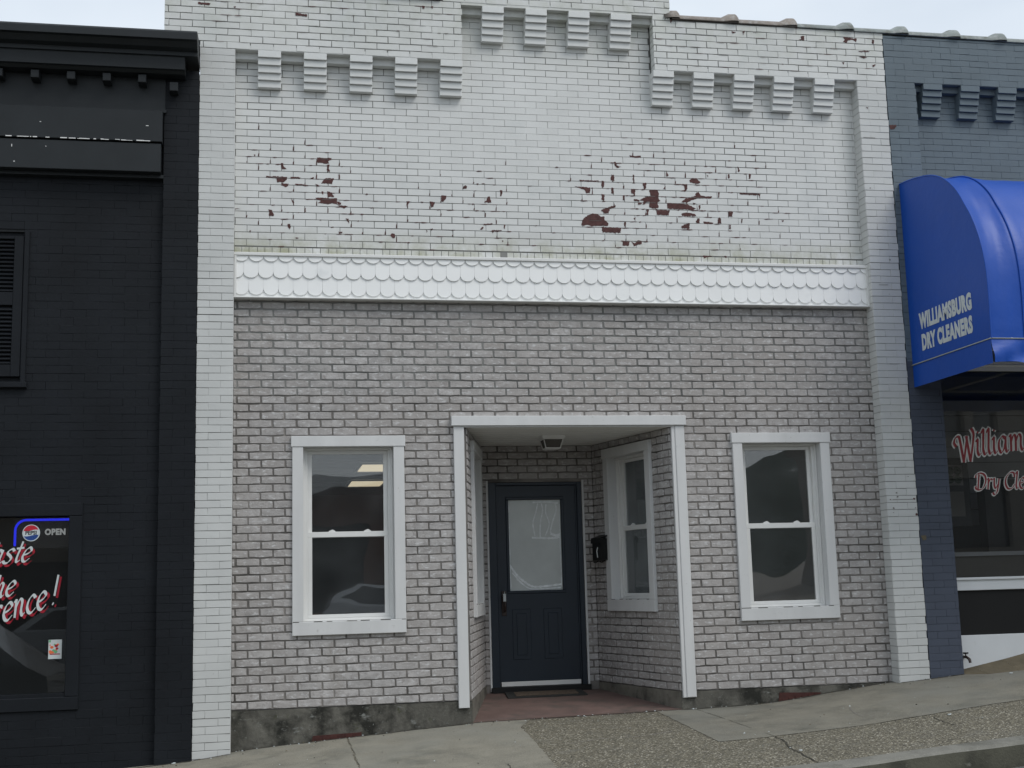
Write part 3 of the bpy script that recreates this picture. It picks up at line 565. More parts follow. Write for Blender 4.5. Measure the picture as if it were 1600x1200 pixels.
# --- windows
def make_window(fr, o, root, label=None, pk='pane', casing=.092, depth=.085, blind=False, rev_mat='trim'):
    """o = opening (s0, s1, z0, z1). Window mesh = casing boards; children: frame, sashes, panes, latches"""
    s0, s1, z0, z1 = o; mb = MB()
    mb.box(s0-casing-.010, s1+casing+.010, -.004, .034, z1, z1+casing, 'trim', fr, bev=.003)
    mb.box(s0-casing, s0, -.004, .028, z0+.0005, z1-.0005, 'trim', fr, bev=.003)
    mb.box(s1, s1+casing, -.004, .028, z0+.0005, z1-.0005, 'trim', fr, bev=.003)
    mb.box(s0-casing, s1+casing, -.004, .030, z0-.112, z0, 'trim', fr, bev=.003)
    for a, b, c, d in ((s0-.03, s0-.0005, z0, z1), (s1+.0005, s1+.03, z0, z1)): mb.box(a, b, -.18, -.0045, c, d, rev_mat, fr)
    mb.box(s0-.03, s1+.03, -.18, -.0045, z1+.0005, z1+.03, rev_mat, fr); mb.box(s0-.03, s1+.03, -.18, -.0045, z0-.03, z0-.0005, rev_mat, fr)
    rg = random.Random(int(s0*100)+7); g = s0-casing+.004      # grime caught on the sill board
    while g < s1+casing-.03:
        L = rg.uniform(.012, .09); mb.box(g, min(g+L, s1+casing-.004), .0225, .0308+.0002*rg.random(), z0-.003, z0+rg.uniform(.0004, .0022), rg.choice(['joint', 'mortar']), fr); g += L+rg.uniform(.02, .16)
    w = mb.build('window', root)
    if label: w['label'] = label
    def ring(mb, a, b, c, d, t, tb, n0, n1, k, tt=None):
        tt = tt or t
        mb.box(a, b, n0, n1, c, c+tb, k, fr, bev=.002); mb.box(a, b, n0, n1, d-tt, d, k, fr, bev=.002)
        mb.box(a, a+t, n0, n1, c+tb+.0003, d-tt-.0003, k, fr, bev=.002); mb.box(b-t, b, n0, n1, c+tb+.0003, d-tt-.0003, k, fr, bev=.002)
    mb = MB(); D = -depth
    ring(mb, s0+.001, s1-.001, z0+.001, z1-.001, .040, .022, D-.075, D+.0, 'vinyl', .020)
    ring(mb, s0+.001, s1-.001, z0+.001, z1-.001, .016, .012, D+.0005, D+.016, 'vinyl', .012)
    f = mb.build('frame', w)
    a, b = s0+.0415, s1-.0415; zm = z0+(z1-z0)*.495
    mb = MB(); ring(mb, a, b, zm-.03, z1-.022, .036, .050, D-.060, D-.036, 'vinyl', .030); up_ = mb.build('sash', w)
    mb = MB(); mb.box(a+.0355, b-.0355, D-.050, D-.046, zm+.0195, z1-.0515, pk, fr); mb.build('pane', up_) 
    mb = MB(); ring(mb, a, b, z0+.024, zm+.022, .036, .030, D-.034, D-.008, 'vinyl', .046); lo_ = mb.build('sash', w)
    mb = MB(); mb.box(a+.0355, b-.0355, D-.024, D-.020, z0+.0535, zm-.0235, pk, fr); mb.build('pane', lo_)
    for q in (.30, .74):
        mb = MB(); c = a+(b-a)*q
        mb.prism([(c-.03, zm+.0225), (c+.03, zm+.0225), (c+.024, zm+.031), (c+.004, zm+.042), (c-.012, zm+.036), (c-.026, zm+.030)], D-.034, D-.014, 'vinyl', fr)
        mb.build('latch', w)
    return w
def fixdepth(w): pass
make_window(F0, (-1.297, -.527, .700, 2.172), white, 'double-hung window with two yellowish ceiling lights behind its upper pane')
make_window(F0, (2.650, 3.405, .700, 2.182), white, 'double-hung window right of the recessed entry')
make_window(FR_, (LR-1.153, LR-.432, .797, 2.165), white, 'double-hung window with pale blind in the right wall of the entry', 'sidepane')
make_window(FLf, (.432, 1.153, .797, 2.165), white, 'double-hung window in the left wall of the entry, seen edge on', 'sidepane')
# blinds behind the angled windows
for fr, o in ((FR_, WS), (FLf, WSL)):
    mb = MB(); z = .80
    while z < 2.14: mb.box(o[0]-.3, o[1]+.25, -.156, -.150, z, z+.023, 'blind', fr, t=random.random()); z += .025
    b = mb.build('blind', white)
# --- door
dr = MB()
sx0, sx1, sz0, sz1 = .632, 1.452, -.020, 1.935
gx0, gx1, gz0_, gz1_ = .757, 1.292, .90, 1.795
slab(dr, (sx0, sx1, sz0, sz1), [(gx0, gx1, gz0_, gz1_)], -.085, -.045, 'navydoor', FB)
for a, b, c, d in ((gx0-.028, gx1+.028, gz0_-.028, gz0_), (gx0-.028, gx1+.028, gz1_, gz1_+.028), (gx0-.028, gx0, gz0_+.0003, gz1_-.0003), (gx1, gx1+.028, gz0_+.0003, gz1_-.0003)):
    dr.box(a, b, -.046, -.034, c, d, 'navydoor', FB, bev=.005)
door = dr.build('door', white)
for a, b in ((.770, .955), (1.085, 1.270)):
    mb = MB()
    for q, (i, n) in enumerate(((0, -.040), (.022, -.0445), (.040, -.036))):
        if q == 1: continue
        mb.box(a+i, b-i, -.0455, n, .235+i, .722-i, 'navydoor', FB, bev=.0035 if q == 0 else .006)
    mb.build('door_panel', door)
mb = MB(); mb.box(gx0, gx1, -.072, -.066, gz0_, gz1_, 'film', FB)
def streak(pts, w):
    P = [Vector((*p, 0)) for p in pts]; sm = []
    for i in range(len(P)-1):
        p0, p1, p2, p3 = P[max(0, i-1)], P[i], P[i+1], P[min(len(P)-1, i+2)]
        for q in range(6):
            t = q/6; sm.append(.5*((2*p1)+(p2-p0)*t+(2*p0-5*p1+4*p2-p3)*t*t+(3*p1-p0-3*p2+p3)*t**3))
    sm.append(P[-1]); vs = []; fs = []
    for i, p in enumerate(sm):
        d = (sm[min(i+1, len(sm)-1)]-sm[max(i-1, 0)]).normalized(); n = Vector((-d.y, d.x, 0)); ww = w*(.9+.7*math.sin(i*1.3)**2)*.5
        for s in (1, -1): vs.append(FB(p.x+n.x*ww*s, -.0648+.00002*i, p.y+n.y*ww*s))
    for i in range(len(sm)-1): fs.append((2*i, 2*i+1, 2*i+3, 2*i+2))
    mb.mesh(vs, fs, 'tape')
W_, H_ = gx1-gx0, gz1_-gz0_
tp = lambda u, v: (gx0+W_*u, gz1_-H_*v)
for ps, w in (([(.57, .04), (.53, .14), (.47, .26), (.50, .40)], .010), ([(.64, .04), (.66, .12), (.61, .26), (.60, .41)], .009), ([(.73, .05), (.72, .15), (.78, .27), (.70, .40)], .008),
              ([(.90, .03), (.92, .12), (.85, .24), (.80, .36), (.86, .40)], .010), ([(.44, .42), (.60, .425), (.80, .43), (.97, .42)], .016), ([(.80, .38), (.90, .40), (.98, .39)], .02),
              ([(.47, .03), (.7, .025), (.96, .04)], .012), ([(0.01, .72), (.14, .83), (.27, .90), (.42, .955), (.62, .96), (.98, .94)], .016), ([(.05, .80), (.2, .90), (.36, .975), (.6, .985), (.97, .975)], .010),
              ([(.012, .02), (.012, .6), (.015, .98)], .010), ([(.985, .05), (.98, .5), (.985, .97)], .006), ([(.13, .87), (.24, .93)], .010)):
    streak([tp(*p) for p in ps], w)
mb.build('door_glass', door)
mb = MB()
mb.box(.690-.024, .690+.024, -.0455, -.036, .66, .90, 'bronze', FB, bev=.004)
mb.tube([FB(.690, -.036, .70), FB(.690, .012, .715), FB(.690, .018, .76), FB(.690, .012, .81), FB(.690, -.036, .825)], .010, 'bronze')
mb.tube([FB(.690, -.04, .865), FB(.690, -.018, .865)], .022, 'bronze', 14)
mb.build('door_handle', door)
fm = MB()
for a, b, c, d in ((.550, .6305, -.045, 1.968), (1.4535, 1.503, -.045, 1.968)): fm.box(a, b, -.10, -.012, c, d, 'navydoor', FB, bev=.004)
fm.box(.6308, 1.4532, -.10, -.012, 1.937, 1.968, 'navydoor', FB, bev=.004)
for a in (.634, 1.440): fm.box(a, a+.012, -.044, -.030, -.02, 1.936, 'navydoor', FB)
for a, b, c, d in ((.530, .549, -.06, 1.985), (1.504, 1.524, -.06, 1.985)):
    fm.box(a, b, -.05, .004, c, d, 'trim', FB, bev=.003)
fm.box(.5495, 1.5035, -.05, -.008, 1.969, 1.978, 'mortar', FB)
fm.build('door_frame', door)
mb = MB(); mb.box(.632, 1.452, -.0445, -.030, -.018, .026, 'vinyl', FB, bev=.003); mb.build('door_sweep', door)
mb = MB(); mb.box(.54, 1.53, -.10, .030, -.078, -.0205, 'blackmetal', FB, bev=.004); mb.build('threshold', door)
# --- body of the building and its rooms
mb = MB()
mb.box(-2.18, -2.06, -14, -.31, -.6, 5.9, 'interwall'); mb.box(4.15, 4.268, -14, -.31, -.6, 5.9, 'interwall')
mb.box(-2.18, 4.268, -14.2, -14.02, -.6, 5.9, 'interwall'); mb.box(-2.05, 4.14, -14, -.31, 5.7, 5.88, 'stucco')
mb.build('shell', white)
mb = MB()
mb.box(-2.05, 4.14, -14, -.125, 2.75, 2.80, 'dark2'); mb.box(-2.05, 4.14, -14, -.125, -.30, -.25, 'dark')
# partitions round the entry and grid of ceiling joints
mb.box(-2.05, 4.14, -13.9, -13.8, -.25, 2.75, 'interwall')
for i in range(10): mb.box(-2.05, 4.14, -1.0-i*1.22-.02, -1.0-i*1.22, 2.745, 2.7495, 'interwall')
mb.build('interior', white)
mb = MB(); mb.box(-2.05, .0, -.70, -.30, -.24, .45, 'dark'); mb.box(-1.9, -1.2, -.9, -.71, -.24, .75, 'dark')
# --- coping tiles along the right-hand parapet
def coping_tile(x0, x1, z, mat, root, nm='coping_tile'):
    mb = MB(); seg = 12
    def ring(x, r, rz, dz=0): return [Vector((x, .02-math.cos(math.pi*i/seg)*r, z+dz+math.sin(math.pi*i/seg)*rz)) for i in range(seg+1)]
    R_ = [ring(x0+.004, .175, .078), ring(x1-.155, .175, .080), ring(x1-.075, .195, .124), ring(x1-.02, .198, .128), ring(x1-.004, .186, .108)]
    vs = [p for r in R_ for p in r]; n = seg+1; fs = []
    for k in range(len(R_)-1):
        for i in range(seg): fs.append((k*n+i, k*n+i+1, (k+1)*n+i+1, (k+1)*n+i))
    mb.mesh(vs, fs, mat, .5, True)
    for k in (0, len(R_)-1): mb.mesh(R_[k], [tuple(range(n)) if k else tuple(range(n-1, -1, -1))], mat)
    mb.mesh([(x0, -.155, z-.004), (x1, -.155, z-.004), (x1, .2, z-.004), (x0, .2, z-.004), (x0, -.155, z+.002), (x1, -.155, z+.002), (x1, .2, z+.002), (x0, .2, z+.002)], [(0, 3, 2, 1), (4, 5, 6, 7), (0, 1, 5, 4), (1, 2, 6, 5), (2, 3, 7, 6), (3, 0, 4, 7)], mat)
    return mb.build(nm, root)
ct = [2.135, 2.20, 2.80, 3.39, 3.975, 4.545]
czs = lambda x: 6.197-.012*(x-2.13)
mb = MB(); coping_tile(1.90+.24, 2.215, czs(2.13), 'tile', white)
for a, b in zip(ct[1:], ct[2:]): coping_tile(a, b, czs(a), 'tile' if a < 3.3 else 'tile2', white)
mb = MB(); mb.box(-1.30, -.056, -.2, .165, 6.247, 6.30, 'blackwood'); mb.box(-2.49, -1.305, -.2, .165, 6.249, 6.30, 'blackwood'); mb.build('coping', white)
# ceiling lights deep in the shop
for i, (x, y) in enumerate(((.02, 8.0), (.05, 10.9))):
    l = empty('ceiling_light', (x, y, 2.75), ('nearer' if i == 0 else 'farther')+' yellowish fluorescent ceiling light seen through upper left shop window pane', 'ceiling light', 'fluorescent lights inside the white shop')
    mb = MB(); w = .28
    for a, b, c, d in ((x-w-.03, x+w+.03, y-.63, y-.6), (x-w-.03, x+w+.03, y+.6, y+.63), (x-w-.03, x-w, y-.5995, y+.5995), (x+w, x+w+.03, y-.5995, y+.5995)):
        mb.box(a, b, -d, -c, 2.72, 2.744, 'vinyl')
    mb.build('frame', l)
    mb = MB(); mb.box(x-w, x+w, -y-.599, -y+.599, 2.728, 2.736, 'panel'); mb.build('diffuser', l)
# porch light
pl = empty('porch_light', (1.03, .68, CEIL), 'small square white tapered lantern on the ceiling above the navy door', 'porch light')
mb = MB(); x, y = 1.03, .68
def frustum(mb, x, y, z0, w0, z1, w1, k):
    vs = [(x+a*w0, y+b*w0, z0) for a, b in ((-1, -1), (1, -1), (1, 1), (-1, 1))]+[(x+a*w1, y+b*w1, z1) for a, b in ((-1, -1), (1, -1), (1, 1), (-1, 1))]
    mb.mesh(vs, [(3, 2, 1, 0), (4, 5, 6, 7)]+[(i, (i+1) % 4, 4+(i+1) % 4, 4+i) for i in range(4)], k)
frustum(mb, x, y, CEIL-.028, .105, CEIL-.001, .112, 'vinyl'); frustum(mb, x, y, CEIL-.036, .096, CEIL-.0285, .100, 'vinyl'); mb.build('base', pl)
mb = MB(); frustum(mb, x, y, CEIL-.112, .064, CEIL-.037, .086, 'interwall'); mb.build('shade', pl)
mb = MB()
for a, b in ((-1, -1), (1, -1), (1, 1), (-1, 1)): mb.tube([(x+a*.092, y+b*.092, CEIL-.037), (x+a*.070, y+b*.070, CEIL-.114)], .005, 'vinyl', 6)
frustum(mb, x, y, CEIL-.122, .071, CEIL-.1125, .074, 'vinyl'); mb.build('cage', pl)
# mailbox
mx = empty('mailbox', (1.62, 1.2, 1.28), 'black metal mailbox on the grey brick wall right of the navy door', 'mailbox')
mb = MB(); mb.prism([(.137, 1.175), (.317, 1.175), (.317, 1.385), (.137, 1.385)], .003, .098, 'blackmetal', FR_); mb.build('body', mx)
mb = MB(); L4 = [FR_(a, n, z) for a in (.129, .325) for n, z in ((.002, 1.425), (.108, 1.392), (.112, 1.340), (.104, 1.340), (.100, 1.384), (.002, 1.414))]
mb.mesh(L4, [(0, 1, 2, 3, 4, 5), (11, 10, 9, 8, 7, 6)]+[(i, (i+1) % 6+0, (i+1) % 6+6, i+6) for i in range(6)], 'blackmetal'); mb.build('lid', mx)
mb = MB(); mb.tube([FR_(.252, .100, 1.30), FR_(.252, .112, 1.26), FR_(.252, .104, 1.20)], .005, 'film', 6); mb.build('ornament', mx)
for a in (.162, .292):
    mb = MB(); mb.tube([FR_(a, .05, 1.174), FR_(a, .08, 1.150), FR_(a, .105, 1.160)], .004, 'blackmetal', 6)
    mb.build('paper_hook', mx)
# tag on the handle
mb = MB(); mb.box(.672, .700, .020, .026, .80, .875, 'whiteink', FB, bev=.002); mb.tube([FB(.686, .023, .875), FB(.69, .014, .90), FB(.69, .0, .885)], .0025, 'whiteink', 6)
tag(mb.build('key_tag', None), 'small white tag hanging from the navy door handle', 'tag')
# door mat
mt = MB(); F = lambda x, y, dz: (x, y, floor_z(x, y)+dz)
q = [(.63, 1.10), (1.40, 1.10), (1.42, 1.445), (.66, 1.445)]
mt.mesh([F(x, y, .001) for x, y in q]+[F(x, y, .012) for x, y in q], [(3, 2, 1, 0), (4, 5, 6, 7)]+[(i, (i+1) % 4, 4+(i+1) % 4, 4+i) for i in range(4)], 'rubber')
dm = mt.build('door_mat', None); tag(dm, 'dark rubber door mat with brown centre below the navy door', 'door mat')
mt = MB(); q = [(.72, 1.16), (1.33, 1.16), (1.345, 1.40), (.74, 1.40)]
mt.mesh([F(x, y, .0125) for x, y in q]+[F(x, y, .016) for x, y in q], [(3, 2, 1, 0), (4, 5, 6, 7)]+[(i, (i+1) % 4, 4+(i+1) % 4, 4+i) for i in range(4)], 'matweave'); mt.build('centre', dm)
# ================================================================ pen lettering
def cat(P, n=7):
    P = [Vector(p) for p in P]; o = []
    if len(P) == 2: n = 3
    for i in range(len(P)-1):
        a, b, c, d = P[max(0, i-1)], P[i], P[i+1], P[min(len(P)-1, i+2)]
        for q in range(n):
            t = q/n; o.append(.5*((2*b)+(c-a)*t+(2*a-5*b+4*c-d)*t*t+(3*b-a-3*c+d)*t**3))
    o.append(P[-1]); return o
HU = [(.12, .55), (.35, .98), (.53, .85), (.5, .3), (.6, .02), (.76, .14)]
G = {'s': ([[(.62, .82), (.45, 1.0), (.2, .9), (.18, .7), (.42, .5), (.55, .28), (.4, .03), (.15, .02), (.0, .2)]], .74),
 't': ([[(.3, 1.5), (.27, .9), (.24, .3), (.34, .02), (.55, .14)], [(.0, 1.0), (.55, 1.03)]], .6),
 'e': ([[(.08, .48), (.4, .58), (.58, .78), (.42, 1.0), (.18, .85), (.06, .45), (.16, .1), (.38, .0), (.64, .22)]], .72),
 'h': ([[(.12, 1.6), (.1, 0)], HU], .84), 'n': ([[(.0, .9), (.12, 1.0), (.1, 0)], HU], .84),
 'c': ([[(.58, .8), (.42, 1.0), (.18, .85), (.06, .45), (.16, .1), (.38, .0), (.64, .22)]], .7),
 'r': ([[(.0, .9), (.12, 1), (.1, 0)], [(.12, .55), (.32, .95), (.55, .88)]], .62),
 'a': ([[(.55, .85), (.35, 1.0), (.1, .75), (.05, .3), (.2, .0), (.42, .2), (.56, .6)], [(.6, 1.0), (.56, .3), (.64, .02), (.80, .14)]], .86),
 'f': ([[(.62, 1.45), (.45, 1.62), (.3, 1.3), (.22, .4), (.1, -.4), (-.1, -.45)], [(.0, .95), (.5, .97)]], .5),
 'i': ([[(.0, .85), (.14, 1), (.1, .3), (.2, .02), (.38, .14)], [(.16, 1.38), (.20, 1.50)]], .43),
 'l': ([[(.0, 1.35), (.18, 1.6), (.13, .8), (.1, .3), (.2, .02), (.38, .14)]], .40),
 'm': ([[(.0, .9), (.12, 1.0), (.1, 0)], [(.12, .55), (.33, .98), (.48, .85), (.46, 0)], [(.48, .55), (.70, .98), (.88, .85), (.85, .3), (.95, .02), (1.1, .14)]], 1.18),
 'y': ([[(.0, .9), (.1, 1), (.12, .4), (.28, .08), (.5, .45)], [(.6, 1), (.52, .2), (.38, -.35), (.15, -.5), (0, -.3)]], .72),
 'b': ([[(.14, 1.6), (.1, .1)], [(.1, .55), (.35, .98), (.56, .6), (.42, .05), (.1, .05)]], .7),
 'u': ([[(.0, .9), (.1, 1), (.1, .3), (.25, .02), (.5, .4)], [(.56, 1), (.54, .3), (.62, .02), (.78, .14)]], .82),
 'g': ([[(.55, .85), (.35, 1.0), (.1, .7), (.1, .25), (.3, .05), (.55, .5)], [(.6, 1), (.52, .1), (.38, -.4), (.1, -.5)]], .74),
 'D': ([[(.28, 1.45), (.22, .05)], [(-.05, 1.1), (.0, 1.4), (.4, 1.55), (.85, 1.35), (1.0, .8), (.75, .15), (.35, -.02), (.0, .12), (.02, .35)]], 1.15),
 'T': ([[(.0, 1.25), (.15, 1.5), (1.0, 1.52)], [(.55, 1.5), (.5, .3), (.35, 0), (.15, .1)]], .85),
 'W': ([[(-.05, .70), (-.20, .95), (-.08, 1.25), (.15, 1.3), (.25, 1.0), (.45, -.32)], [(.45, -.32), (.80, 1.3)], [(.72, 1.3), (.95, -.32)], [(.95, -.32), (1.2, .8), (1.28, 1.4), (1.12, 1.75)]], 1.42),
 'C': ([[(.98, 1.1), (.88, 1.48), (.5, 1.5), (.12, 1.05), (.08, .45), (.35, .02), (.75, .05), (1.02, .4)]], 1.08),
 '!': ([[(.60, 1.75), (.45, .55)], [(.36, .04), (.43, .17)]], .70)}
def write(mb, text, x, z, size, k, wid, n, fr=F0, slant=.28, rot=0, pen=.62, thick=.02, right=False, mul=1.0, dx=0, dz=0):
    """calligraphic letters as ribbons lying on the plane n"""
    tot = sum(G[c][1] if c != ' ' else .5 for c in text)*size*mul
    cx = 0 if not right else -tot
    ca, sa = math.cos(rot), math.sin(rot); lay = 0
    for ch in text:
        if ch == ' ': cx += .5*size*mul; continue
        for st in G[ch][0]:
            pts = cat(st); vs = []
            for i, p in enumerate(pts):
                d = (pts[min(i+1, len(pts)-1)]-pts[max(i-1, 0)]); d = Vector((d[0]+d[1]*slant, d[1])).normalized()
                w = (thick+wid*abs(d.x*math.sin(pen)-d.y*math.cos(pen)))
                lx, lz = p[0]+p[1]*slant, p[1]
                for s in (1, -1):
                    a = (lx-d.y*w*s)*size*(mul if 1 else 1)+cx+dx; b = (lz+d.x*w*s)*size+dz
                    vs.append(fr(x+a*ca-b*sa, n+lay, z+a*sa+b*ca))
                lay += .000006
            mb.mesh(vs, [(2*i, 2*i+1, 2*i+3, 2*i+2) for i in range(len(pts)-1)], k)
        cx += G[ch][1]*size*mul
def font_mesh(text, loc, size, k, name, parent, rot, sx=1, off=0, ext=.0006, align='LEFT', shear=0, spacing=1):
    cu = bpy.data.curves.new('t', 'FONT'); cu.body = text; cu.size = size; cu.offset = off; cu.extrude = ext; cu.align_x = align; cu.shear = shear; cu.space_character = spacing
    cu.resolution_u = 3
    ob = bpy.data.objects.new('t', cu); COL.objects.link(ob)
    bpy.context.view_layer.update()
    me = bpy.data.meshes.new_from_object(ob.evaluated_get(bpy.context.evaluated_depsgraph_get()))
    bpy.data.objects.remove(ob)
    mat = Matrix.Translation(Vector(loc)-Vector(root_loc(parent))) @ rot.to_4x4() @ Matrix.Diagonal((sx, 1, 1, 1))
    me.transform(mat); me.materials.clear(); me.materials.append(M[k]); me.name = name
    for p in me.polygons: p.material_index = 0
    o = bpy.data.objects.new(name, me); COL.objects.link(o); o.parent = parent; return o
FACE = Matrix(((1, 0, 0), (0, 0, -1), (0, 1, 0)))                # text plane facing the street (-Y)
def facing(fr, tilt=0):
    d = fr.d; n = fr.n; z = Vector((0, 0, 1)); c, s = math.cos(tilt), math.sin(tilt)
    X = d*c+z*s; Y = -d*s+z*c
    return Matrix(((X.x, Y.x, n.x), (X.y, Y.y, n.y), (X.z, Y.z, n.z)))
# ================================================================ BLACK BRICK BUILDING
blk = empty('brick_building', (-3.4, 0, -.45), 'black painted brick shop with dentilled cornice and lettered window', 'building')
tb = lambda x, z: .2+.8*random.random()
SHOPW = (-6.6, -3.180, .175, 1.612); UW = (-4.62, -3.60, 2.70, 3.99)
mb = MB(); NB = .075
brickwork(mb, [(-7.5, -2.479, -.75, 5.6)], 0, .068, .206, 0, .03, NB, 'black', holes=[SHOPW, UW], gap=(.0003, .0020), gapfn=lambda x, z: .05+1.1*max(0, SN2(x, z)-.5)*2, tintfn=tb, dn=.0014, jit=.0012)
slab(mb, (-7.5, -2.479, -.9, 5.75), [SHOPW, UW], -.25, NB-.005, 'blackgap')
mb.box(-7.5, -2.3, -9, -.26, 5.5, 5.6, 'stucco'); mb.box(-7.6, -7.5, -9, -.0, -.9, 5.7, 'black')
mb.build('wall', blk)
mb = MB(); brickwork(mb, [(-2.478, -2.188, -.75, 5.45)], 0, .068, .206, -2.478, .06, .145, 'black', gap=(.0006, .0022), gapfn=lambda x, z: .1+1.1*max(0, SN2(x, z)-.45)*2, tintfn=tb, dn=.0008)
mb.box(-2.475, -2.190, -.2, .139, -.9, 5.45, 'blackgap'); mb.build('pilaster', blk)
# cornice: crown, bed moulding with dentils, frieze ledge
mb = MB()
def profile(mb, pts, x0, x1, k):   # (n, z) profile swept along x
    n = len(pts); vs = [F0(x0, a, z) for a, z in pts]+[F0(x1, a, z) for a, z in pts]
    mb.mesh(vs, [tuple(range(n)), tuple(range(2*n-1, n-1, -1))]+[((i+1) % n, i, n+i, n+(i+1) % n) for i in range(n)], k)
profile(mb, [(.0, 5.735), (.46, 5.675), (.475, 5.655), (.475, 5.595), (.44, 5.590), (.40, 5.55), (.345, 5.535), (.345, 5.50), (0, 5.50)], -7.5, -2.192, 'blackwood')
profile(mb, [(.0, 5.4995), (.315, 5.4995), (.325, 5.50), (.325, 5.385), (.30, 5.380), (.27, 5.36), (.0, 5.36)], -7.5, -2.30, 'blackwood')
profile(mb, [(.0, 5.3595), (.155, 5.3595), (.150, 5.08), (.0, 5.08)], -7.5, -2.47, 'blackwood')
cn = mb.build('cornice', blk)
dm0 = None
for i in range(13):
    x = -2.655-.29*i
    if dm0 is None:
        mb = MB(); mb.box(x-.034, x+.034, .151, .275, 5.275, 5.345, 'blackwood', bev=.004); dm0 = mb.build('dentil', cn); xx = x
        mb2 = MB()
    else: o = dm0.copy(); COL.objects.link(o); o.parent = cn; o.location = (x-xx, 0, 0)
mb = MB(); mb.box(-2.43, -2.36, .146, .25, 5.22, 5.30, 'blackwood', bev=.004); mb.build('bracket', cn)
mb = MB(); rr = random.Random(3)
mb.box(-7.5, -2.485, .0765, .235, 4.765, 5.045, 'blackwood', bev=.004); mb.box(-7.5, -2.495, .0765, .225, 4.50, 4.752, 'blackwood', bev=.004)
mb.box(-7.5, -2.475, .0765, .15, 4.47, 4.499, 'blackwood'); mb.box(-7.5, -2.46, .0765, .17, 5.050, 5.075, 'blackwood')
for i in range(26):
    x = -3.95+rr.random()*1.35; w = rr.uniform(.01, .07); mb.box(x, x+w, .225, .2362+.0002*(i % 4), 4.7655, 4.7655+rr.uniform(.003, .009), 'vinyl')
for x, z, w, h in ((-3.70, 4.68, .006, .022), (-3.43, 4.69, .008, .006), (-3.48, 4.90, .012, .005), (-2.62, 4.90, .022, .006), (-3.68, 4.55, .012, .007)): mb.box(x, x+w, .20, .2365 if z > 4.76 else .2262, z, z+h, 'vinyl')
mb.build('sign_board', blk)
# shutter
sh = MB(); x0, x1 = -4.62, -3.60
arch = [(x0-.05, 2.72), (x1+.03, 2.72), (x1+.03, 3.985)]+[(x1+.03-(x1-x0+.08)*q/12, 3.985+.15*math.sin(math.pi*q/12)) for q in range(1, 12)]+[(x0-.05, 3.985)]
sh.prism(arch, -.02, .045, 'black')
for a, b in ((x1-.075, x1-.0), (x0, x0+.075), ((x0+x1)/2-.05, (x0+x1)/2+.05)): sh.box(a, b, .0455, .085, 2.76, 3.95, 'black', bev=.003)
for a, b in ((2.76, 2.86), (3.36, 3.47), (3.925, 3.95)): sh.box(x0+.0755, (x0+x1)/2-.0505, .0455, .084, a, b, 'black', bev=.003); sh.box((x0+x1)/2+.0505, x1-.0755, .0455, .084, a, b, 'black', bev=.003)
sh.box(x1+.005, x1+.045, .02, .098, 2.70, 3.99, 'black', bev=.004)
shu = sh.build('shutter', blk)
mb = MB()
for z0, z1 in ((2.865, 3.355), (3.475, 3.92)):
    z = z0
    while z < z1-.03:
        for a, b in ((x0+.076, (x0+x1)/2-.051), ((x0+x1)/2+.051, x1-.076)):
            vs = [F0(a, .078, z), F0(b, .078, z), F0(b, .082, z+.006), F0(a, .082, z+.006), F0(a, .050, z+.030), F0(b, .050, z+.030), F0(b, .054, z+.036), F0(a, .054, z+.036)]
            mb.mesh(vs, [(0, 1, 2, 3), (3, 2, 6, 7), (4, 7, 6, 5), (0, 4, 5, 1), (0, 3, 7, 4), (1, 5, 6, 2)], 'black')
        z += .0345
mb.build('louvres', shu)
mb = MB(); mb.box(x0-.06, x1+.06, .03, .12, 2.665, 2.712, 'black', bev=.005); mb.build('sill', shu)
# shop window
mb = MB(); a, b, c, d = SHOPW; t = .105
for q in ((a-t, b+t, d, d+t), (a-t, b+t, c-t, c), (b, b+t, c+.0005, d-.0005), (a-t, a, c+.0005, d-.0005)): mb.box(q[0], q[1], -.06, .092, q[2], q[3], 'black', bev=.005)
sw_ = mb.build('shop_window', blk); sw_['label'] = 'wide shop window with white and red brush lettering'
mb = MB(); mb.box(a, b, -.05, .05, c, c+.014, 'rope'); mb.build('sill', sw_)
mb = MB(); mb.box(a, b, -.001, .005, c+.0145, d, 'shopglass'); mb.build('pane', sw_)
mb = MB()
for k, w, n, dx, dz in (('redink', .110, .0065, .014, -.021), ('whiteink', .098, .0095, 0, 0)):
    write(mb, 'Taste', -3.490, 1.256, .108, k, w, n, right=True, mul=.95, slant=.42, rot=R(4), dx=dx, dz=dz)
    write(mb, 'the', -3.600, .988, .110, k, w, n+.001, right=True, mul=.95, slant=.42, rot=R(9), dx=dx, dz=dz)
    write(mb, 'Difference!', -3.265, .905, .128, k, w, n+.002, right=True, mul=.93, slant=.40, rot=R(17), dx=dx, dz=dz)
mb.build('lettering', sw_)
# interior behind
mb = MB(); mb.box(-7.4, -2.5, -6, -5.9, -.6, 2.6, 'dark'); mb.box(-7.4, -2.5, -6, -.26, -.65, -.6, 'dark'); mb.box(-7.4, -2.5, -6, -.26, 2.4, 2.45, 'dark'); mb.box(-2.6, -2.5, -6, -.26, -.6, 2.4, 'dark')
mb.build('interior', blk)
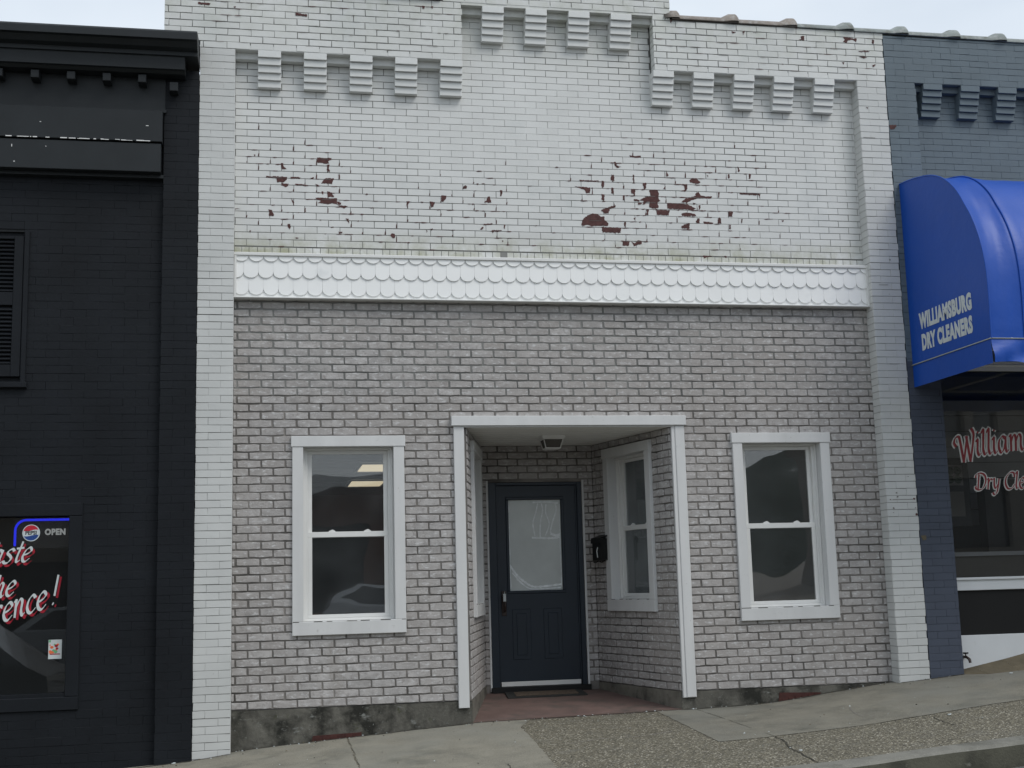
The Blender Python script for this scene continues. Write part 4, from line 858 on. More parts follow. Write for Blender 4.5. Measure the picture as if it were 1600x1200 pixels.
# lit sign inside the glass
sg = empty('open_sign', (-3.4, .03, 1.5), 'lit soda sign with blue tube border, round red white blue emblem and OPEN', 'sign')
mb = MB(); pts = [(-3.615, 1.38)]+[(-3.53-.085*math.cos(math.pi/2*q/6), 1.505+.085*math.sin(math.pi/2*q/6)) for q in range(7)]+[(-3.19, 1.59)]
mb.tube([F0(p[0], -.03, p[1]) for p in pts], .0095, 'bluetube', 8); mb.build('tube_border', sg)
cx, cz, rr_ = -3.492, 1.485, .068
mb = MB(); ring = [(cx+math.cos(2*math.pi*i/32)*rr_, cz+math.sin(2*math.pi*i/32)*rr_) for i in range(32)]
mb.prism(ring, -.045, -.035, 'signwhite')
def seg_(zf, top, k):
    r0 = rr_-.006; xs = [-r0+2*r0*i/24 for i in range(25)]; P = []
    for x in xs:
        e = math.sqrt(max(0, r0*r0-x*x)); zc = zf(x)
        P.append((x, max(-e, min(e, zc)), e if top else -e))
    for p, q in zip(P, P[1:]):
        mb.mesh([F0(cx+p[0], -.0335, cz+p[1]), F0(cx+q[0], -.0335, cz+q[1]), F0(cx+q[0], -.0335, cz+q[2]), F0(cx+p[0], -.0335, cz+p[2])], [(0, 1, 2, 3) if top else (3, 2, 1, 0)], k)
seg_(lambda x: .020+.006*math.sin(x*40), True, 'signred'); seg_(lambda x: -.022+.006*math.sin(x*40), False, 'signblue')
mb.build('emblem', sg)
font_mesh('PEPSI', (cx, .031, cz-.0145), .044, 'blackink', 'emblem_lettering', sg, FACE, .92, .0016, .0003, 'CENTER')
font_mesh('OPEN', (-3.385, .035, 1.468), .066, 'signgrey', 'open_lettering', sg, FACE, .88, .0036, .002, 'LEFT', spacing=1.12)
mb = MB(); mb.box(-3.63, -3.185, -.075, -.05, 1.36, 1.606, 'blackmetal'); mb.build('backing', sg)
# small poster
st = MB(); x0, x1, z0, z1 = -3.325, -3.222, .470, .622
st.box(x0, x1, .0055, .0065, z0, z1, 'whiteink'); 
poster = st.build('poster', None); tag(poster, 'small red and orange flyer stuck low in the black shop window', 'poster')
mb = MB(); r5 = random.Random(6)
for i in range(16):
    a = r5.uniform(x0+.012, x1-.016); b = r5.uniform(z0+.05, z1-.025); r = r5.uniform(.006, .016); kk = r5.choice(['redink', 'orangeink', 'orangeink', 'redink', 'greenink'])
    mb.prism([(min(max(a+r*math.cos(t_/8*6.283), x0+.001), x1-.001), b+r*math.sin(t_/8*6.283)*.8) for t_ in range(8)], .0068, .0070+.00015*i, kk)
mb.box(x0+.002, x0+.018, .0067, .0069, z1-.02, z1-.002, 'greenink'); mb.box(x0+.012, x1-.012, .0067, .0069, z0+.034, z0+.042, 'redink')
mb.build('print', poster)
# ================================================================ BLUE BRICK BUILDING
blu = empty('brick_building', (5.2, 0, 0), 'slate blue painted brick dry cleaner shop with lettered window', 'building')
BP = 4.607; BW = (BP, 8.6, .395, 2.95)
mb = MB()
tops = [(4.276, 9.0, ZS+.005, 6.150), (4.276, 4.585, 2.9, ZS+.005)]
brickwork(mb, tops, ZS+.005, .0635, L1, 4.276, .03, PR, 'blue', gap=(.0010, .0030), gapfn=lambda x, z: .3+1.1*SN2(x, z), tintfn=tb, jit=.0016, dn=.0014)
for a, b, c, d in tops: mb.box(a+.004, b-.004, 0, PR-.005, c+.002, d-.002, 'bluegap')
brickwork(mb, [(4.585, 9.0, 2.9, ZS+.005)], ZS+.005, .0635, L1, 4.30, -.01, 0, 'blue', gap=(.0010, .0026), gapfn=lambda x, z: .3+1.0*SN2(x, z), tintfn=tb)
slab(mb, (4.27, 9.0, 2.85, 6.14), [], -.25, -.006, 'bluegap'); mb.box(4.585, 9, -.01, PR-.004, ZS+.002, ZS+.03, 'blue'); mb.box(4.585, 9, 0, .072, ZS+.005-C1, ZS+.025, 'blue')
patch(mb, [(4.279, 5.235), (4.345, 5.242), (4.35, 5.225), (4.325, 5.20), (4.282, 5.195)], PR+.003, 'rust', random.Random(3))
mb.build('upper_wall', blu)
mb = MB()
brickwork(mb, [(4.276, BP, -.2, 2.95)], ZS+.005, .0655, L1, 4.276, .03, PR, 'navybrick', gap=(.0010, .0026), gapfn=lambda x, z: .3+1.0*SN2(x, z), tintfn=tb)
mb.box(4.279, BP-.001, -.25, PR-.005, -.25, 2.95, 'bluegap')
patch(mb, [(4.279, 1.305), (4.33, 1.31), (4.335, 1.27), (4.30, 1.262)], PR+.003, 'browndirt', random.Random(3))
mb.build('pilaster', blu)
first = None
for x in (4.768, 5.168, 5.568, 5.968, 6.368, 6.768):
    if first is None:
        first = corbel_mesh('blue').build('corbel', blu); o = first
        for v in first.data.vertices: v.co.x += 5.2
        first.data.update()
    else: o = first.copy(); COL.objects.link(o); o.parent = blu
    o.location = (x-5.2, 0, ZS+.005)
for a, b in ((4.545, 5.10), (5.10, 5.60), (5.60, 6.18), (6.18, 6.76), (6.76, 7.34)): coping_tile(a, b, czs(a), 'tile2', blu)
# shop window: frame, glass, sill board, dark panel, base board
mb = MB()
mb.box(BP, 8.7, -.03, .055, .797, .905, 'whiteboard', bev=.004); mb.box(BP, 8.7, -.03, .075, .892, .915, 'whiteboard', bev=.003)
wb = mb.build('shop_window', blu); wb['label'] = 'shop window with maroon script lettering above a white sill board'
mb = MB(); mb.box(BP, 8.7, -.012, -.006, .906, 2.86, 'shopglass'); mb.build('pane', wb)
mb = MB(); mb.box(BP, BP+.03, -.05, .0, .915, 2.86, 'blackmetal'); mb.box(BP, 8.7, -.05, .02, 2.86, 2.95, 'vinyl'); mb.build('frame', wb)
mb = MB()
for k, w, n, th in (('paleink', .150, -.0055, .075), ('maroonink', .085, -.0040, .020)):
    write(mb, 'Williamsburg', 4.795, 2.030, .150, k, w, n, slant=.14, mul=.93, rot=R(6), thick=th)
    write(mb, 'Dry Cleaners', 4.955, 1.728, .100, k, w, n+.0004, slant=.14, mul=1.0, rot=R(1), thick=th)
mb.build('lettering', wb)
mb = MB(); mb.box(BP, 8.7, -.03, .02, .392, .7965, 'blackmetal', bev=.003); mb.build('dark_panel', blu)
mb = MB(); mb.box(BP, 8.7, -.03, .045, .02, .3915, 'whiteboard', bev=.004); mb.build('base_board', blu)
mb = MB()
mb.box(BP, 9, -6, -5.9, 0, 3, 'interwall'); mb.box(4.3, 9, -6, -.26, -.05, 0, 'dark'); mb.box(4.3, 9, -6, -.26, 3.0, 3.05, 'dark2'); mb.box(4.3, 4.42, -6, -.26, 0, 3, 'interwall'); mb.box(9, 9.1, -6, 0, -.1, 6.1, 'blue')
mb.box(4.3, 9, -9, -.26, 5.9, 6.0, 'stucco')
for i in range(16): mb.box(5.35, 8.8, -2.40, -2.385+.008*(i % 2), .05+i*.18, .05+i*.18+.172, 'sidewall' if i > 7 else 'interwall')
mb.box(5.20, 5.34, -1.9, -1.78, 0, 2.35, 'sidewall'); mb.box(6.0, 6.8, -1.75, -1.6, .0, 1.95, 'dark'); mb.box(4.9, 8.8, -1.4, -.7, 0, 1.12, 'interwall'); mb.box(4.9, 8.8, -1.42, -.66, 1.12, 1.16, 'sidewall')
mb.build('interior', blu)
# framed picture inside the window
pf = empty('picture_frame', (4.9, .5, 1.4), 'dark frame with clover picture and pale sheet inside the dry cleaner window', 'picture frame')
X0, X1, n = 4.825, 5.125, -.40
mb = MB(); mb.box(X0, X1, n-.02, n, 1.40, 2.07, 'blackmetal', bev=.004); mb.build('frame', pf)
mb = MB(); mb.box(X0+.045, X1-.065, n+.0005, n+.003, 1.80, 2.00, 'interwall'); 
for a, b in ((-1, -1), (1, -1), (1, 1), (-1, 1)):
    c_, d_ = (X0+X1)/2-.010+a*.040, 1.900+b*.042
    mb.prism([(c_+math.cos(t_/14*6.283)*.040, d_+math.sin(t_/14*6.283)*.040) for t_ in range(14)], n+.0032, n+.0045+.0004*(a+2*b+3), 'leaf')
mb.build('clover_picture', pf)
mb = MB(); mb.box(X0+.045, X1-.065, n+.0005, n+.003, 1.50, 1.74, 'interwall'); mb.build('sheet', pf)
# hose tap
tp_ = MB(); X_, Z_ = 4.665, .20
tp_.tube([F0(X_, .045, Z_), F0(X_, .10, Z_), F0(X_+.012, .125, Z_-.02), F0(X_+.015, .13, Z_-.05)], [.012, .012, .014, .012], 'bronze', 10)
tp_.tube([F0(X_, .085, Z_), F0(X_, .088, Z_+.035)], .006, 'bronze', 8)
for q in range(5):
    a = q*6.283/5; tp_.tube([F0(X_, .088, Z_+.035), F0(X_+.024*math.cos(a), .088+.024*math.sin(a), Z_+.036)], .007, 'blackmetal', 6)
hp = tp_.build('hose_tap', None); tag(hp, 'small dark hose tap on the white base board beside the navy brick pilaster', 'tap')
# ================================================================ AWNING
AX0, AX1 = 4.33, 8.8
aw = empty('awning', (4.33, -.14, 2.9), 'glossy blue barrel awning with white dry cleaner lettering over shop window', 'awning')
cur = [(.141, 4.640), (.39, 4.612), (.68, 4.552), (.86, 4.480), (1.00, 4.390), (1.13, 4.265), (1.235, 4.115), (1.32, 3.985), (1.395, 3.83), (1.450, 3.66), (1.478, 3.48), (1.485, 3.26), (1.478, 3.05), (1.473, 2.885)]
cs = [tuple(p) for p in cat(cur, 4)]
mb = MB(); xs = []
x = AX0
ribs = [AX0, AX0+.31]+[AX0+.31+.88*(i+1) for i in range(4)]
for a, b in zip(ribs, ribs[1:]):
    for q in range(8): xs.append((a+(b-a)*q/8, math.sin(math.pi*q/8)))
xs.append((ribs[-1], 0))
vs = []; rA = random.Random(2)
for i, (x, sag) in enumerate(xs):
    for j, (n, z) in enumerate(cs):
        f = j/(len(cs)-1)
        s_ = .042*sag*math.sin(math.pi*min(1, f*1.05))+.004*math.sin(i*1.7+j*.35)*sag
        c_ = Vector((n-.2, z-3.2)).normalized() if f < .75 else Vector((1, 0))
        vs.append(F0(x, n-s_*c_.x, z-s_*c_.y))
m = len(cs); fs = [(i*m+j+1, i*m+j, (i+1)*m+j, (i+1)*m+j+1) for i in range(len(xs)-1) for j in range(m-1)]
mb.mesh(vs, fs, 'vinylblue', .5, True); cv = mb.build('canopy', aw)
mb = MB(); mb.mesh([F0(AX0, n, z) for n, z in cs]+[F0(AX0, .141, 2.885)], [tuple(range(m, -1, -1))], 'vinylblue'); 
mb.mesh([F0(AX0+.004, n-.003, z-.003) for n, z in cs]+[F0(AX0+.004, .141, 2.885)], [tuple(range(m+1))], 'vinylblue'); ep = mb.build('end_panel', aw)
for x in ribs:
    mb = MB(); mb.tube([F0(x+.002, n+.004, z+.003) for n, z in cs], .0075, 'vinylblue', 6); mb.build('seam', aw)
fe = Frame((AX0-.002, 0, 0), (0, -1, 0))
assert fe.n.x < 0
font_mesh('WILLIAMSBURG', (AX0-.0025, -.335, 3.200), .190, 'whiteink', 'lettering', aw, facing(fe), .62, .0115, .0005, 'LEFT', spacing=1.10)
font_mesh('DRY CLEANERS', (AX0-.0025, -.345, 3.000), .190, 'whiteink', 'lettering', aw, facing(fe), .61, .0115, .0005, 'LEFT', spacing=1.10)
# valance with gentle folds
mb = MB()
def valance(P, nrm, amp):
    vs = []
    for i, (x, y) in enumerate(P):
        for j in range(7):
            f = j/6; w = amp*f*(math.sin(i*.55)+.5*math.sin(i*1.37+1))+(.05*f*(1-abs(((i+f*9) % 13)-6)/6) if amp > .01 else 0)
            vs.append((x+nrm[0]*w, y+nrm[1]*w, 2.883-.205*f+.012*math.sin(i*.4)*f*(amp > .01)))
    mb.mesh(vs, [(i*7+j, i*7+j+1, (i+1)*7+j+1, (i+1)*7+j) for i in range(len(P)-1) for j in range(6)], 'vinylblue', .5, True)
valance([(AX0, -.141-1.332*i/30) for i in range(31)], (-1, 0), .002)
valance([(AX0+4.4*i/110, -1.473) for i in range(111)], (0, -1), .016)
mb.build('valance', aw)
mb = MB(); mb.tube([(AX0-.006, -.141, 2.887), (AX0-.006, -1.478, 2.887), (AX0+4.4, -1.480, 2.887)], .0055, 'rope', 6); mb.build('cord', aw)
mb = MB()
for z, n in ((2.89, 1.46), (2.89, .16)): mb.tube([F0(AX0+.02, n, z), F0(AX0+4.4, n, z)], .012, 'vinyl', 8)
for x in ribs: mb.tube([F0(x+.02, .16, 2.89), F0(x+.02, 1.46, 2.89)], .012, 'vinyl', 8)
mb.build('awning_frame', aw)
# ================================================================ GROUND
def sheet(name, xs, ys, k, dz=0, kind='structure', clip=None, thick=0):
    mb = MB()
    vs = [(x, y, gz(x, y)+dz) for x in xs for y in ys]; n = len(ys)
    mb.mesh(vs, [(i*n+j, (i+1)*n+j, (i+1)*n+j+1, i*n+j+1) for i in range(len(xs)-1) for j in range(n-1)], k)
    o = mb.build(name, None); tag(o, kind=kind); return o
def rng(a, b, s):
    m = max(1, round((b-a)/s)); return [a+(b-a)*i/m for i in range(m+1)]
KY = -3.02
XS = rng(-60, -8, 4)[:-1]+rng(-8, 9, .25)+rng(9, 60, 4)[1:]
sheet('sidewalk', XS, [.0-3.0*i/12+.0 for i in range(13)]+[KY], 'aggregate')
mb = MB()      # smooth patches poured over the aggregate, 6 mm proud, with worn edges
rq = random.Random(14)
def patch_sheet(poly, dz=.0035, k='concrete'):
    """poly: outline in x,y. Fill as grid triangles via bmesh tessellation so that it follows the ground"""
    out = []
    for i in range(len(poly)):
        a, b = Vector(poly[i]), Vector(poly[(i+1) % len(poly)]); m = max(1, int((b-a).length/.06))
        for q in range(m):
            p = a.lerp(b, q/m); out.append((p.x+rq.uniform(-.006, .006)*(q > 0), p.y+rq.uniform(-.006, .006)*(q > 0)))
    bm = bmesh.new(); vv = [bm.verts.new((x, y, 0)) for x, y in out]; f = bm.faces.new(vv)
    if f.normal.z < 0: f.normal_flip()
    xa, xb = min(p[0] for p in out), max(p[0] for p in out); ya, yb = min(p[1] for p in out), max(p[1] for p in out)
    for x in rng(xa, xb, .25)[1:-1]:
        bmesh.ops.bisect_plane(bm, geom=bm.verts[:]+bm.edges[:]+bm.faces[:], plane_co=(x, 0, 0), plane_no=(1, 0, 0))
    for y in rng(ya, yb, .25)[1:-1]:
        bmesh.ops.bisect_plane(bm, geom=bm.verts[:]+bm.edges[:]+bm.faces[:], plane_co=(0, y, 0), plane_no=(0, 1, 0))
    bm.normal_update()
    for f in bm.faces:
        pts = [(v.co.x, v.co.y, gz(v.co.x, v.co.y)+dz) for v in f.verts]
        if f.normal.z < 0: pts.reverse()
        mb.poly(pts, k)
    bm.free()
patch_sheet([(-.945, .0), (-8, .0), (-8, -3.0), (-.955, -3.0)])
patch_sheet([(-.930, .0), (-.940, -3.0), (.27, -3.0), (.36, -1.97), (.43, -.9), (.45, -.42), (.60, -.02), (.12, .0)])
patch_sheet([(1.74, -.01), (2.09, .0), (2.075, -1.84), (1.64, -1.86)], k='concrete2')
patch_sheet([(2.096, .0), (9, .0), (9, -1.62), (4.18, -1.73), (2.081, -1.84)], k='concrete2')
tag(mb.build('pavement', None), kind='structure')
mb = MB()      # cracks and joints
def crack(pts, w, dz=.004, k='joint'):
    P = cat(pts, 8); vs = []
    for i, p in enumerate(P):
        d = (P[min(i+1, len(P)-1)]-P[max(i-1, 0)]).normalized(); ww = w*rq.uniform(.4, 1.3)/2; j = rq.uniform(-.006, .006)
        for s in (1, -1): 
            x, y = p[0]-d[1]*(ww*s+j), p[1]+d[0]*(ww*s+j); vs.append((x, y, gz(x, y)+dz))
    mb.mesh(vs, [(2*i, 2*i+1, 2*i+3, 2*i+2) for i in range(len(P)-1)], k)
crack([(2.08, -1.86), (2.05, -2.1), (1.98, -2.35), (1.95, -2.6), (1.90, -3.0)], .011)
crack([(3.32, -1.90), (3.28, -2.1), (3.25, -2.35)], .008)
crack([(.05, -2.0), (.03, -2.4), (-.02, -2.9)], .008, .0075)
crack([(3.10, -.95), (3.02, -1.2), (2.98, -1.45)], .006, .0075, 'mortar')
crack([(.62, -1.4), (.9, -1.3), (1.2, -1.32), (1.5, -1.2)], .010, .0045, 'mortar')
def grime(x0, x1, y, w0, seed):
    r = random.Random(seed); n = int((x1-x0)/.03); vs = []
    for i in range(n+1):
        x = x0+(x1-x0)*i/n; w = w0*(.25+.9*SN2(x*2, seed)+.5*r.random()*SN1(x*5, seed))
        vs += [(x, y, gz(x, y)+.0075), (x, y-w, gz(x, y-w)+.0062)]
    mb.mesh(vs, [(2*i+1, 2*i+3, 2*i+2, 2*i) for i in range(n)], 'joint')
    for i in range(int((x1-x0)*22)):      # grit lying in the corner
        x = r.uniform(x0, x1); d = abs(r.gauss(0, .05)); s_ = r.uniform(.003, .009); z = gz(x, y-d)+.006
        k = r.choice(['joint', 'mortar', 'browndirt', 'whiteink', 'rope'])
        mb.mesh([(x-s_, y-d, z), (x+s_*.6, y-d-s_, z), (x+s_, y-d+s_*.5, z), (x, y-d, z+s_)], [(0, 1, 3), (1, 2, 3), (2, 0, 3)], k)
grime(-1.88, .12, -.006, .030, 3); grime(1.975, 3.97, -.006, .035, 5); grime(-7, -2.19, -.146, .03, 7); grime(-2.185, -1.884, -.14, .02, 9); grime(3.975, 4.6, -.14, .02, 11); grime(.12, 1.97, -.004, .012, 13)
r9 = random.Random(77)
for i in range(150):      # small stones, scraps and gum on the walk
    x, y = r9.uniform(-5, 6), r9.uniform(-3.1, -.1); s_ = r9.uniform(.004, .011); z = gz(x, y)+.006; a = r9.uniform(0, 6)
    c_, d_ = math.cos(a)*s_, math.sin(a)*s_
    mb.mesh([(x-c_, y-d_, z), (x+d_, y-c_, z), (x+c_, y+d_, z), (x, y, z+s_*.7)], [(0, 1, 3), (1, 2, 3), (2, 0, 3)], r9.choice(['joint', 'rope', 'mortar', 'whiteink', 'joint', 'browndirt']))
tag(mb.build('pavement_joints', None), kind='structure')
# kerb and road
mb = MB(); pr_ = [(KY, -.06), (KY, .004), (KY-.02, .008), (KY-.16, .004), (KY-.185, -.014), (KY-.20, -.20)]
vs = []
for x in XS:
    w = .006*math.sin(x*3.1)+.004*math.sin(x*7.7)
    for y, dz in pr_: vs.append((x, y+(w if dz > -.05 else 0), gz(x, y)+dz+(w*.4 if dz < 0 else 0)))
n = len(pr_); mb.mesh(vs, [(i*n+j, (i+1)*n+j, (i+1)*n+j+1, i*n+j+1) for i in range(len(XS)-1) for j in range(n-2)], 'kerb')
mb.mesh(vs, [(i*n+j, (i+1)*n+j, (i+1)*n+j+1, i*n+j+1) for i in range(len(XS)-1) for j in (n-2,)], 'kerbface')
tag(mb.build('kerb', None), kind='structure')
def gr(x, y): return gz(x, -3.22)-.150-.01*(-3.22-y if y > -8 else 4.78)
mb = MB(); ys = [-3.16, -3.6, -4.5, -6, -8, -11, -18.5]; n = len(ys)
mb.mesh([(x, y, gr(x, y)) for x in XS for y in ys], [(i*n+j, i*n+j+1, (i+1)*n+j+1, (i+1)*n+j) for i in range(len(XS)-1) for j in range(n-1)], 'asphalt')
tag(mb.build('road', None), kind='structure')
mb = MB(); ys = [-18.5, -18.52, -21.5]; n = 3
mb.mesh([(x, y, gr(x, -18.5)+(0 if i == 0 else .15)) for x in XS for i, y in enumerate(ys)], [(i*n+j, i*n+j+1, (i+1)*n+j+1, (i+1)*n+j) for i in range(len(XS)-1) for j in range(n-1)], 'concrete')
tag(mb.build('far_sidewalk', None), kind='structure')
mb = MB(); q = 600; mb.mesh([(-q, -q, -4.2), (q, -q, -4.2), (q, q, -4.2), (-q, q, -4.2)], [(0, 1, 2, 3)], 'stucco')
mb.mesh([(x, y, z) for x in (-60, 60) for y, z in ((-21.5, gr(x, -18.5)+.15), (-80, gr(x, -18.5)+.1))], [(0, 1, 3, 2)], 'stucco')
mb.mesh([(x, y, z) for x in (-60, 60) for y, z in ((14.5, gz(x, 0)), (80, gz(x, 0)))], [(0, 2, 3, 1)], 'stucco')
tag(mb.build('ground', None), kind='structure')
# entry floor, worn red
mb = MB(); m = 8; vs = []
for j in range(m+1):
    y = DB*j/m; f = j/m; xa, xb = .118+(BLx-.118)*f+.0, 1.974+(BRx-1.974)*f
    for i in range(m+1): x = xa+(xb-xa)*i/m; vs.append((x, y, floor_z(x, y)+(.008 if j == 0 else 0)))
mb.mesh(vs, [(j*(m+1)+i, j*(m+1)+i+1, (j+1)*(m+1)+i+1, (j+1)*(m+1)+i) for j in range(m) for i in range(m)], 'redfloor')
mb.mesh([(x, -.004, gz(x, 0)-.02) for x in rng(.118, 1.974, .2)]+[(x, 0, floor_z(x, 0.0001)+.008) for x in rng(.118, 1.974, .2)], [(i, i+1, i+11, i+10) if 0 else (i, i+1, i+1+len(rng(.118, 1.974, .2)), i+len(rng(.118, 1.974, .2))) for i in range(len(rng(.118, 1.974, .2))-1)], 'redfloor')
tag(mb.build('entry_floor', None), kind='structure')
# mortar wedge at the dry cleaner's base board
mb = MB(); a = 4.609
pts = [(a, gz(a)+.030), (a+.15, gz(a)+.058), (a+.45, .165), (5.30, .215), (6.2, .27), (9, .42)]
for (p, z), (q_, w) in zip(pts, pts[1:]):
    mb.mesh([F0(p, .046, z), F0(q_, .046, w), F0(q_, .30, gz(q_, -.3)+.002), F0(p, .16 if p < 4.7 else .30, gz(p, -.2)+.001)], [(0, 3, 2, 1)], 'browndirt')
tag(mb.build('entrance_ramp', None), kind='structure')
# litter: straw and red wrapper in the gutter, pale scraps
def gp(x, y, h=0): return (x, y, gr(x, y)+h)
mb = MB(); mb.tube([gp(2.60, -3.66, .006), gp(2.86, -3.50, .012)], .0055, 'whiteink', 8)
tag(mb.build('straw', None), 'white drinking straw lying in the gutter below the kerb', 'straw')
mb = MB(); mb.mesh([gp(2.62, -3.70, .003), gp(2.88, -3.60, .004), gp(2.93, -3.50, .016), gp(2.86, -3.54, .010), gp(2.70, -3.64, .008)], [(0, 1, 2, 3, 4)], 'redink')
tag(mb.build('wrapper', None), 'torn red wrapper lying beside the white straw in the gutter', 'wrapper')
sc = [(4.90, -.42, 'pale paper scrap on the pavement below the white base board', .018), (3.44, -1.93, 'white scrap on the pebbly sidewalk by the short dark crack', .016), (1.98, -2.55, 'whitish chip on the pebbly sidewalk beside the long crack', .013), (-2.32, -.02, 'white chip at the foot of the black pilaster', .018), (2.30, -.02, 'pale chip at the foot of the right entry post', .010)]
for x, y, lb, r in sc:
    if x < -2: y = -.17
    if x == 2.30: x, y = 2.06, -.05
    mb = MB(); nn = 7; a0 = [(x+r*rq.uniform(.6, 1.2)*math.cos(i*6.283/nn), y+r*.6*rq.uniform(.6, 1.2)*math.sin(i*6.283/nn)) for i in range(nn)]
    mb.mesh([(p[0], p[1], gz(*p)+.007) for p in a0]+[(p[0], p[1], gz(*p)+.012+rq.uniform(0, .004)) for p in a0], [tuple(range(nn, 2*nn))]+[(i, (i+1) % nn, nn+(i+1) % nn, nn+i) for i in range(nn)], 'whiteink')
    tag(mb.build('paper_scrap', None), lb, 'scrap', 'pale scraps on the sidewalk')
# ================================================================ ACROSS THE STREET (reflected in the glass)
def car(x, y, rot, k, lb):
    z = gr(x, y) if y > -18 else gr(x, -18)
    c = empty('parked_car', (0, 0, 0), lb, 'car', 'cars across the street')
    ca, sa = math.cos(rot), math.sin(rot)
    T = lambda a, b, h: (x+a*ca-b*sa, y+a*sa+b*ca, z+h)
    prof = [(-2.2, .35), (-2.2, .85), (-2.05, 1.0), (-1.1, 1.08), (-.55, 1.50), (.25, 1.56), (1.35, 1.50), (1.95, 1.05), (2.15, .95), (2.2, .35)]
    def wid(h): return .86 if h < 1.05 else .86-(h-1.05)*.42
    mb = MB(); n = len(prof)
    mb.mesh([T(a, -wid(h), h) for a, h in prof]+[T(a, wid(h), h) for a, h in prof], [tuple(range(n)), tuple(range(2*n-1, n-1, -1))]+[((i+1) % n, i, n+i, n+(i+1) % n) for i in range(n)], k); mb.build('body', c)
    mb = MB()
    for s in (-1, 1):
        for P in (((-1.0, 1.09), (-.5, 1.45), (.12, 1.49), (.12, 1.09)), ((.2, 1.09), (.2, 1.49), (1.2, 1.45), (1.7, 1.09))): mb.mesh([T(a, s*(wid(h)+.006), h) for a, h in P], [(0, 1, 2, 3)], 'carglass')
    mb.mesh([T(-1.09, -.72, 1.10), T(-1.09, .72, 1.10), T(-.60, .62, 1.475), T(-.60, -.62, 1.475)], [(0, 1, 2, 3)], 'carglass')
    mb.build('glazing', c)
    for a in (-1.35, 1.35):
        for s in (-1, 1):
            mb = MB(); mb.tube([T(a, s*.88, .33), T(a, s*.68, .33)], .33, 'rubber', 20); mb.tube([T(a, s*.885, .33), T(a, s*.87, .33)], .2, 'carpaint', 12); mb.build('wheel', c)
    return c
car(1.6, -16.9, R(180), 'carpaint2', 'white car parked across the street')
car(-4.6, -16.9, R(180), 'carpaint', 'silver car parked across the street')
c3 = car(-6.1, -4.75, R(0), 'carpaint', 'silver car parked at the kerb in front of the black shop'); c3['group'] = 'cars at the near kerb'
mb = MB(); rt = random.Random(9); hx = [-120+3*i for i in range(110)]
prof = [(lerp(x, [-120, -40, 20, 37, 41, 45, 60, 110, 220], [9, 6, 3.5, 4.6, 7.6, 11.6, 15, 13, 10])+rt.uniform(-.35, .35)) for x in hx]
vs = []
for x, h in zip(hx, prof):
    for j in range(9):
        f = j/8; vs.append((x, -86-30*f, -2+(h+2)*(1-(1-f)**2)+(rt.uniform(-.4, .4) if 0 < j < 8 else 0)))
mb.mesh(vs, [(i*9+j, i*9+j+1, (i+1)*9+j+1, (i+1)*9+j) for i in range(len(hx)-1) for j in range(8)], 'leaf', .5, True)
tag(mb.build('hills', None), kind='structure')
def facade(x0, x1, h, k, lb):
    b = empty('building', ((x0+x1)/2, -26, -.3), lb, 'building'); fr = Frame((0, -24, 0), (-1, 0, 0))
    z0 = gr((x0+x1)/2, -18.5)+.1; n = max(2, int((x1-x0)/3)); st = (x1-x0)/n; ops = []
    for i in range(n):
        a = -x1+i*st; ops.append((a+.5, a+st-.5, z0+.6, z0+2.7))
        if h > 5: ops += [(a+.7, a+st*.5-.15, z0+3.9, z0+5.4), (a+st*.5+.15, a+st-.7, z0+3.9, z0+5.4)]
    mb = MB(); slab(mb, (-x1, -x0, z0-1, z0+h), ops, -.3, 0, k, fr); mb.box(-x1, -x0, -9, -.31, z0-1, z0+h-.4, k, fr); mb.box(-x1-.05, -x0+.05, -.35, .25, z0+h-.3, z0+h, 'trim', fr); mb.build('wall', b)
    for o in ops: mb = MB(); mb.box(o[0], o[1], -.25, -.22, o[2], o[3], 'carglass', fr); mb.build('window', b)
facade(-30, -12.5, 7.5, 'brickred', 'red brick building across the street at the left end'); facade(-12.4, -2.5, 4.9, 'stucco', 'tan rendered building across the street'); facade(-2.4, 9.5, 4.2, 'brickred', 'red brick building across the street beside the gap'); facade(17.5, 34, 7.5, 'stucco', 'tan rendered building across the street at the right end')
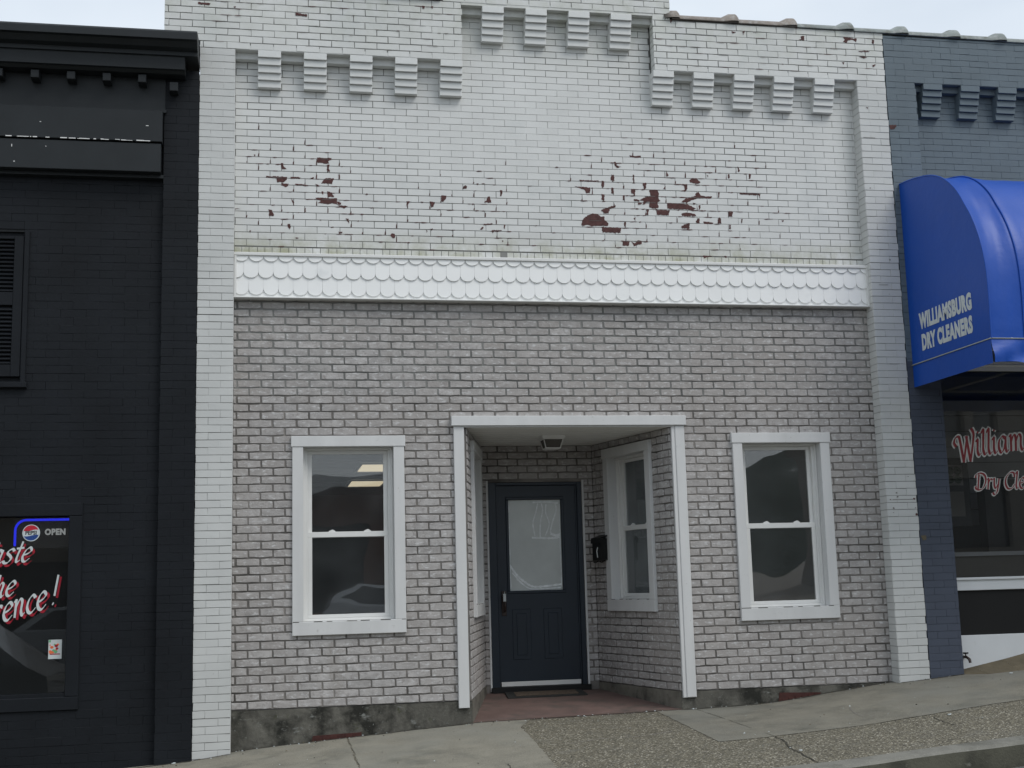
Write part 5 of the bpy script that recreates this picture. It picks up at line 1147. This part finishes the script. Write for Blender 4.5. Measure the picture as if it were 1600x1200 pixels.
# ================================================================ SKY, SUN, CAMERA
W = bpy.data.worlds.new('World'); S.world = W; W.use_nodes = True; nt = W.node_tree; nt.nodes.clear()
out = nt.nodes.new('ShaderNodeOutputWorld'); bg = nt.nodes.new('ShaderNodeBackground')
sky = nt.nodes.new('ShaderNodeTexSky'); sky.sky_type = 'NISHITA'; sky.sun_disc = False
SUN_EL, SUN_AZ = R(52), R(140)       # azimuth measured from +Y towards +X
sky.sun_elevation = SUN_EL; sky.sun_rotation = SUN_AZ; sky.air_density = 1.2; sky.dust_density = 1.0; sky.altitude = 150
tc = nt.nodes.new('ShaderNodeTexCoord'); mp = nt.nodes.new('ShaderNodeMapping'); mp.inputs['Scale'].default_value = (1, 1, 2.2)
cn_ = nt.nodes.new('ShaderNodeTexNoise'); cn_.inputs['Scale'].default_value = 2.1; cn_.inputs['Detail'].default_value = 5
nt.links.new(tc.outputs['Generated'], mp.inputs['Vector']); nt.links.new(mp.outputs['Vector'], cn_.inputs['Vector'])
cl = ramp(nt, cn_.outputs['Fac'], [(.30, .62), (.68, .95)])
c = mix(nt, cl, sky.outputs[0], CLOUD)
nt.links.new(c, bg.inputs[0]); bg.inputs[1].default_value = SKY; nt.links.new(bg.outputs[0], out.inputs[0])
sl = bpy.data.lights.new('sun', 'SUN'); sl.energy = SUN; sl.angle = R(28); sl.color = (1, .975, .94)
so = bpy.data.objects.new('sun', sl); COL.objects.link(so)
dv = Vector((math.sin(SUN_AZ)*math.cos(SUN_EL), math.cos(SUN_AZ)*math.cos(SUN_EL), math.sin(SUN_EL)))
so.rotation_euler = dv.to_track_quat('Z', 'Y').to_euler(); so.location = (0, -20, 30)
cam = bpy.data.cameras.new('camera'); co = bpy.data.objects.new('camera', cam); COL.objects.link(co)
cam.sensor_width = 36; cam.lens = 1997.9/1600*36; cam.clip_end = 2000; cam.clip_start = .1
yaw, pitch, roll = .1902, .1551, -.0269
fwd = Vector((math.sin(yaw)*math.cos(pitch), math.cos(yaw)*math.cos(pitch), math.sin(pitch))); rt_ = Vector((math.cos(yaw), -math.sin(yaw), 0)); upv = rt_.cross(fwd)
r2 = rt_*math.cos(roll)+upv*math.sin(roll); u2 = -rt_*math.sin(roll)+upv*math.cos(roll)
mt_ = Matrix((( r2.x, u2.x, -fwd.x), (r2.y, u2.y, -fwd.y), (r2.z, u2.z, -fwd.z))).to_4x4(); mt_.translation = Vector((-1.586, -11.023, .968))
co.matrix_world = mt_; S.camera = co
S.render.engine = 'CYCLES'; S.view_settings.view_transform = 'Standard'; S.view_settings.look = 'None'; S.view_settings.gamma = 1
S.view_settings.exposure = EXPO
S.cycles.use_denoising = True; S.cycles.max_bounces = 8; S.cycles.transparent_max_bounces = 12
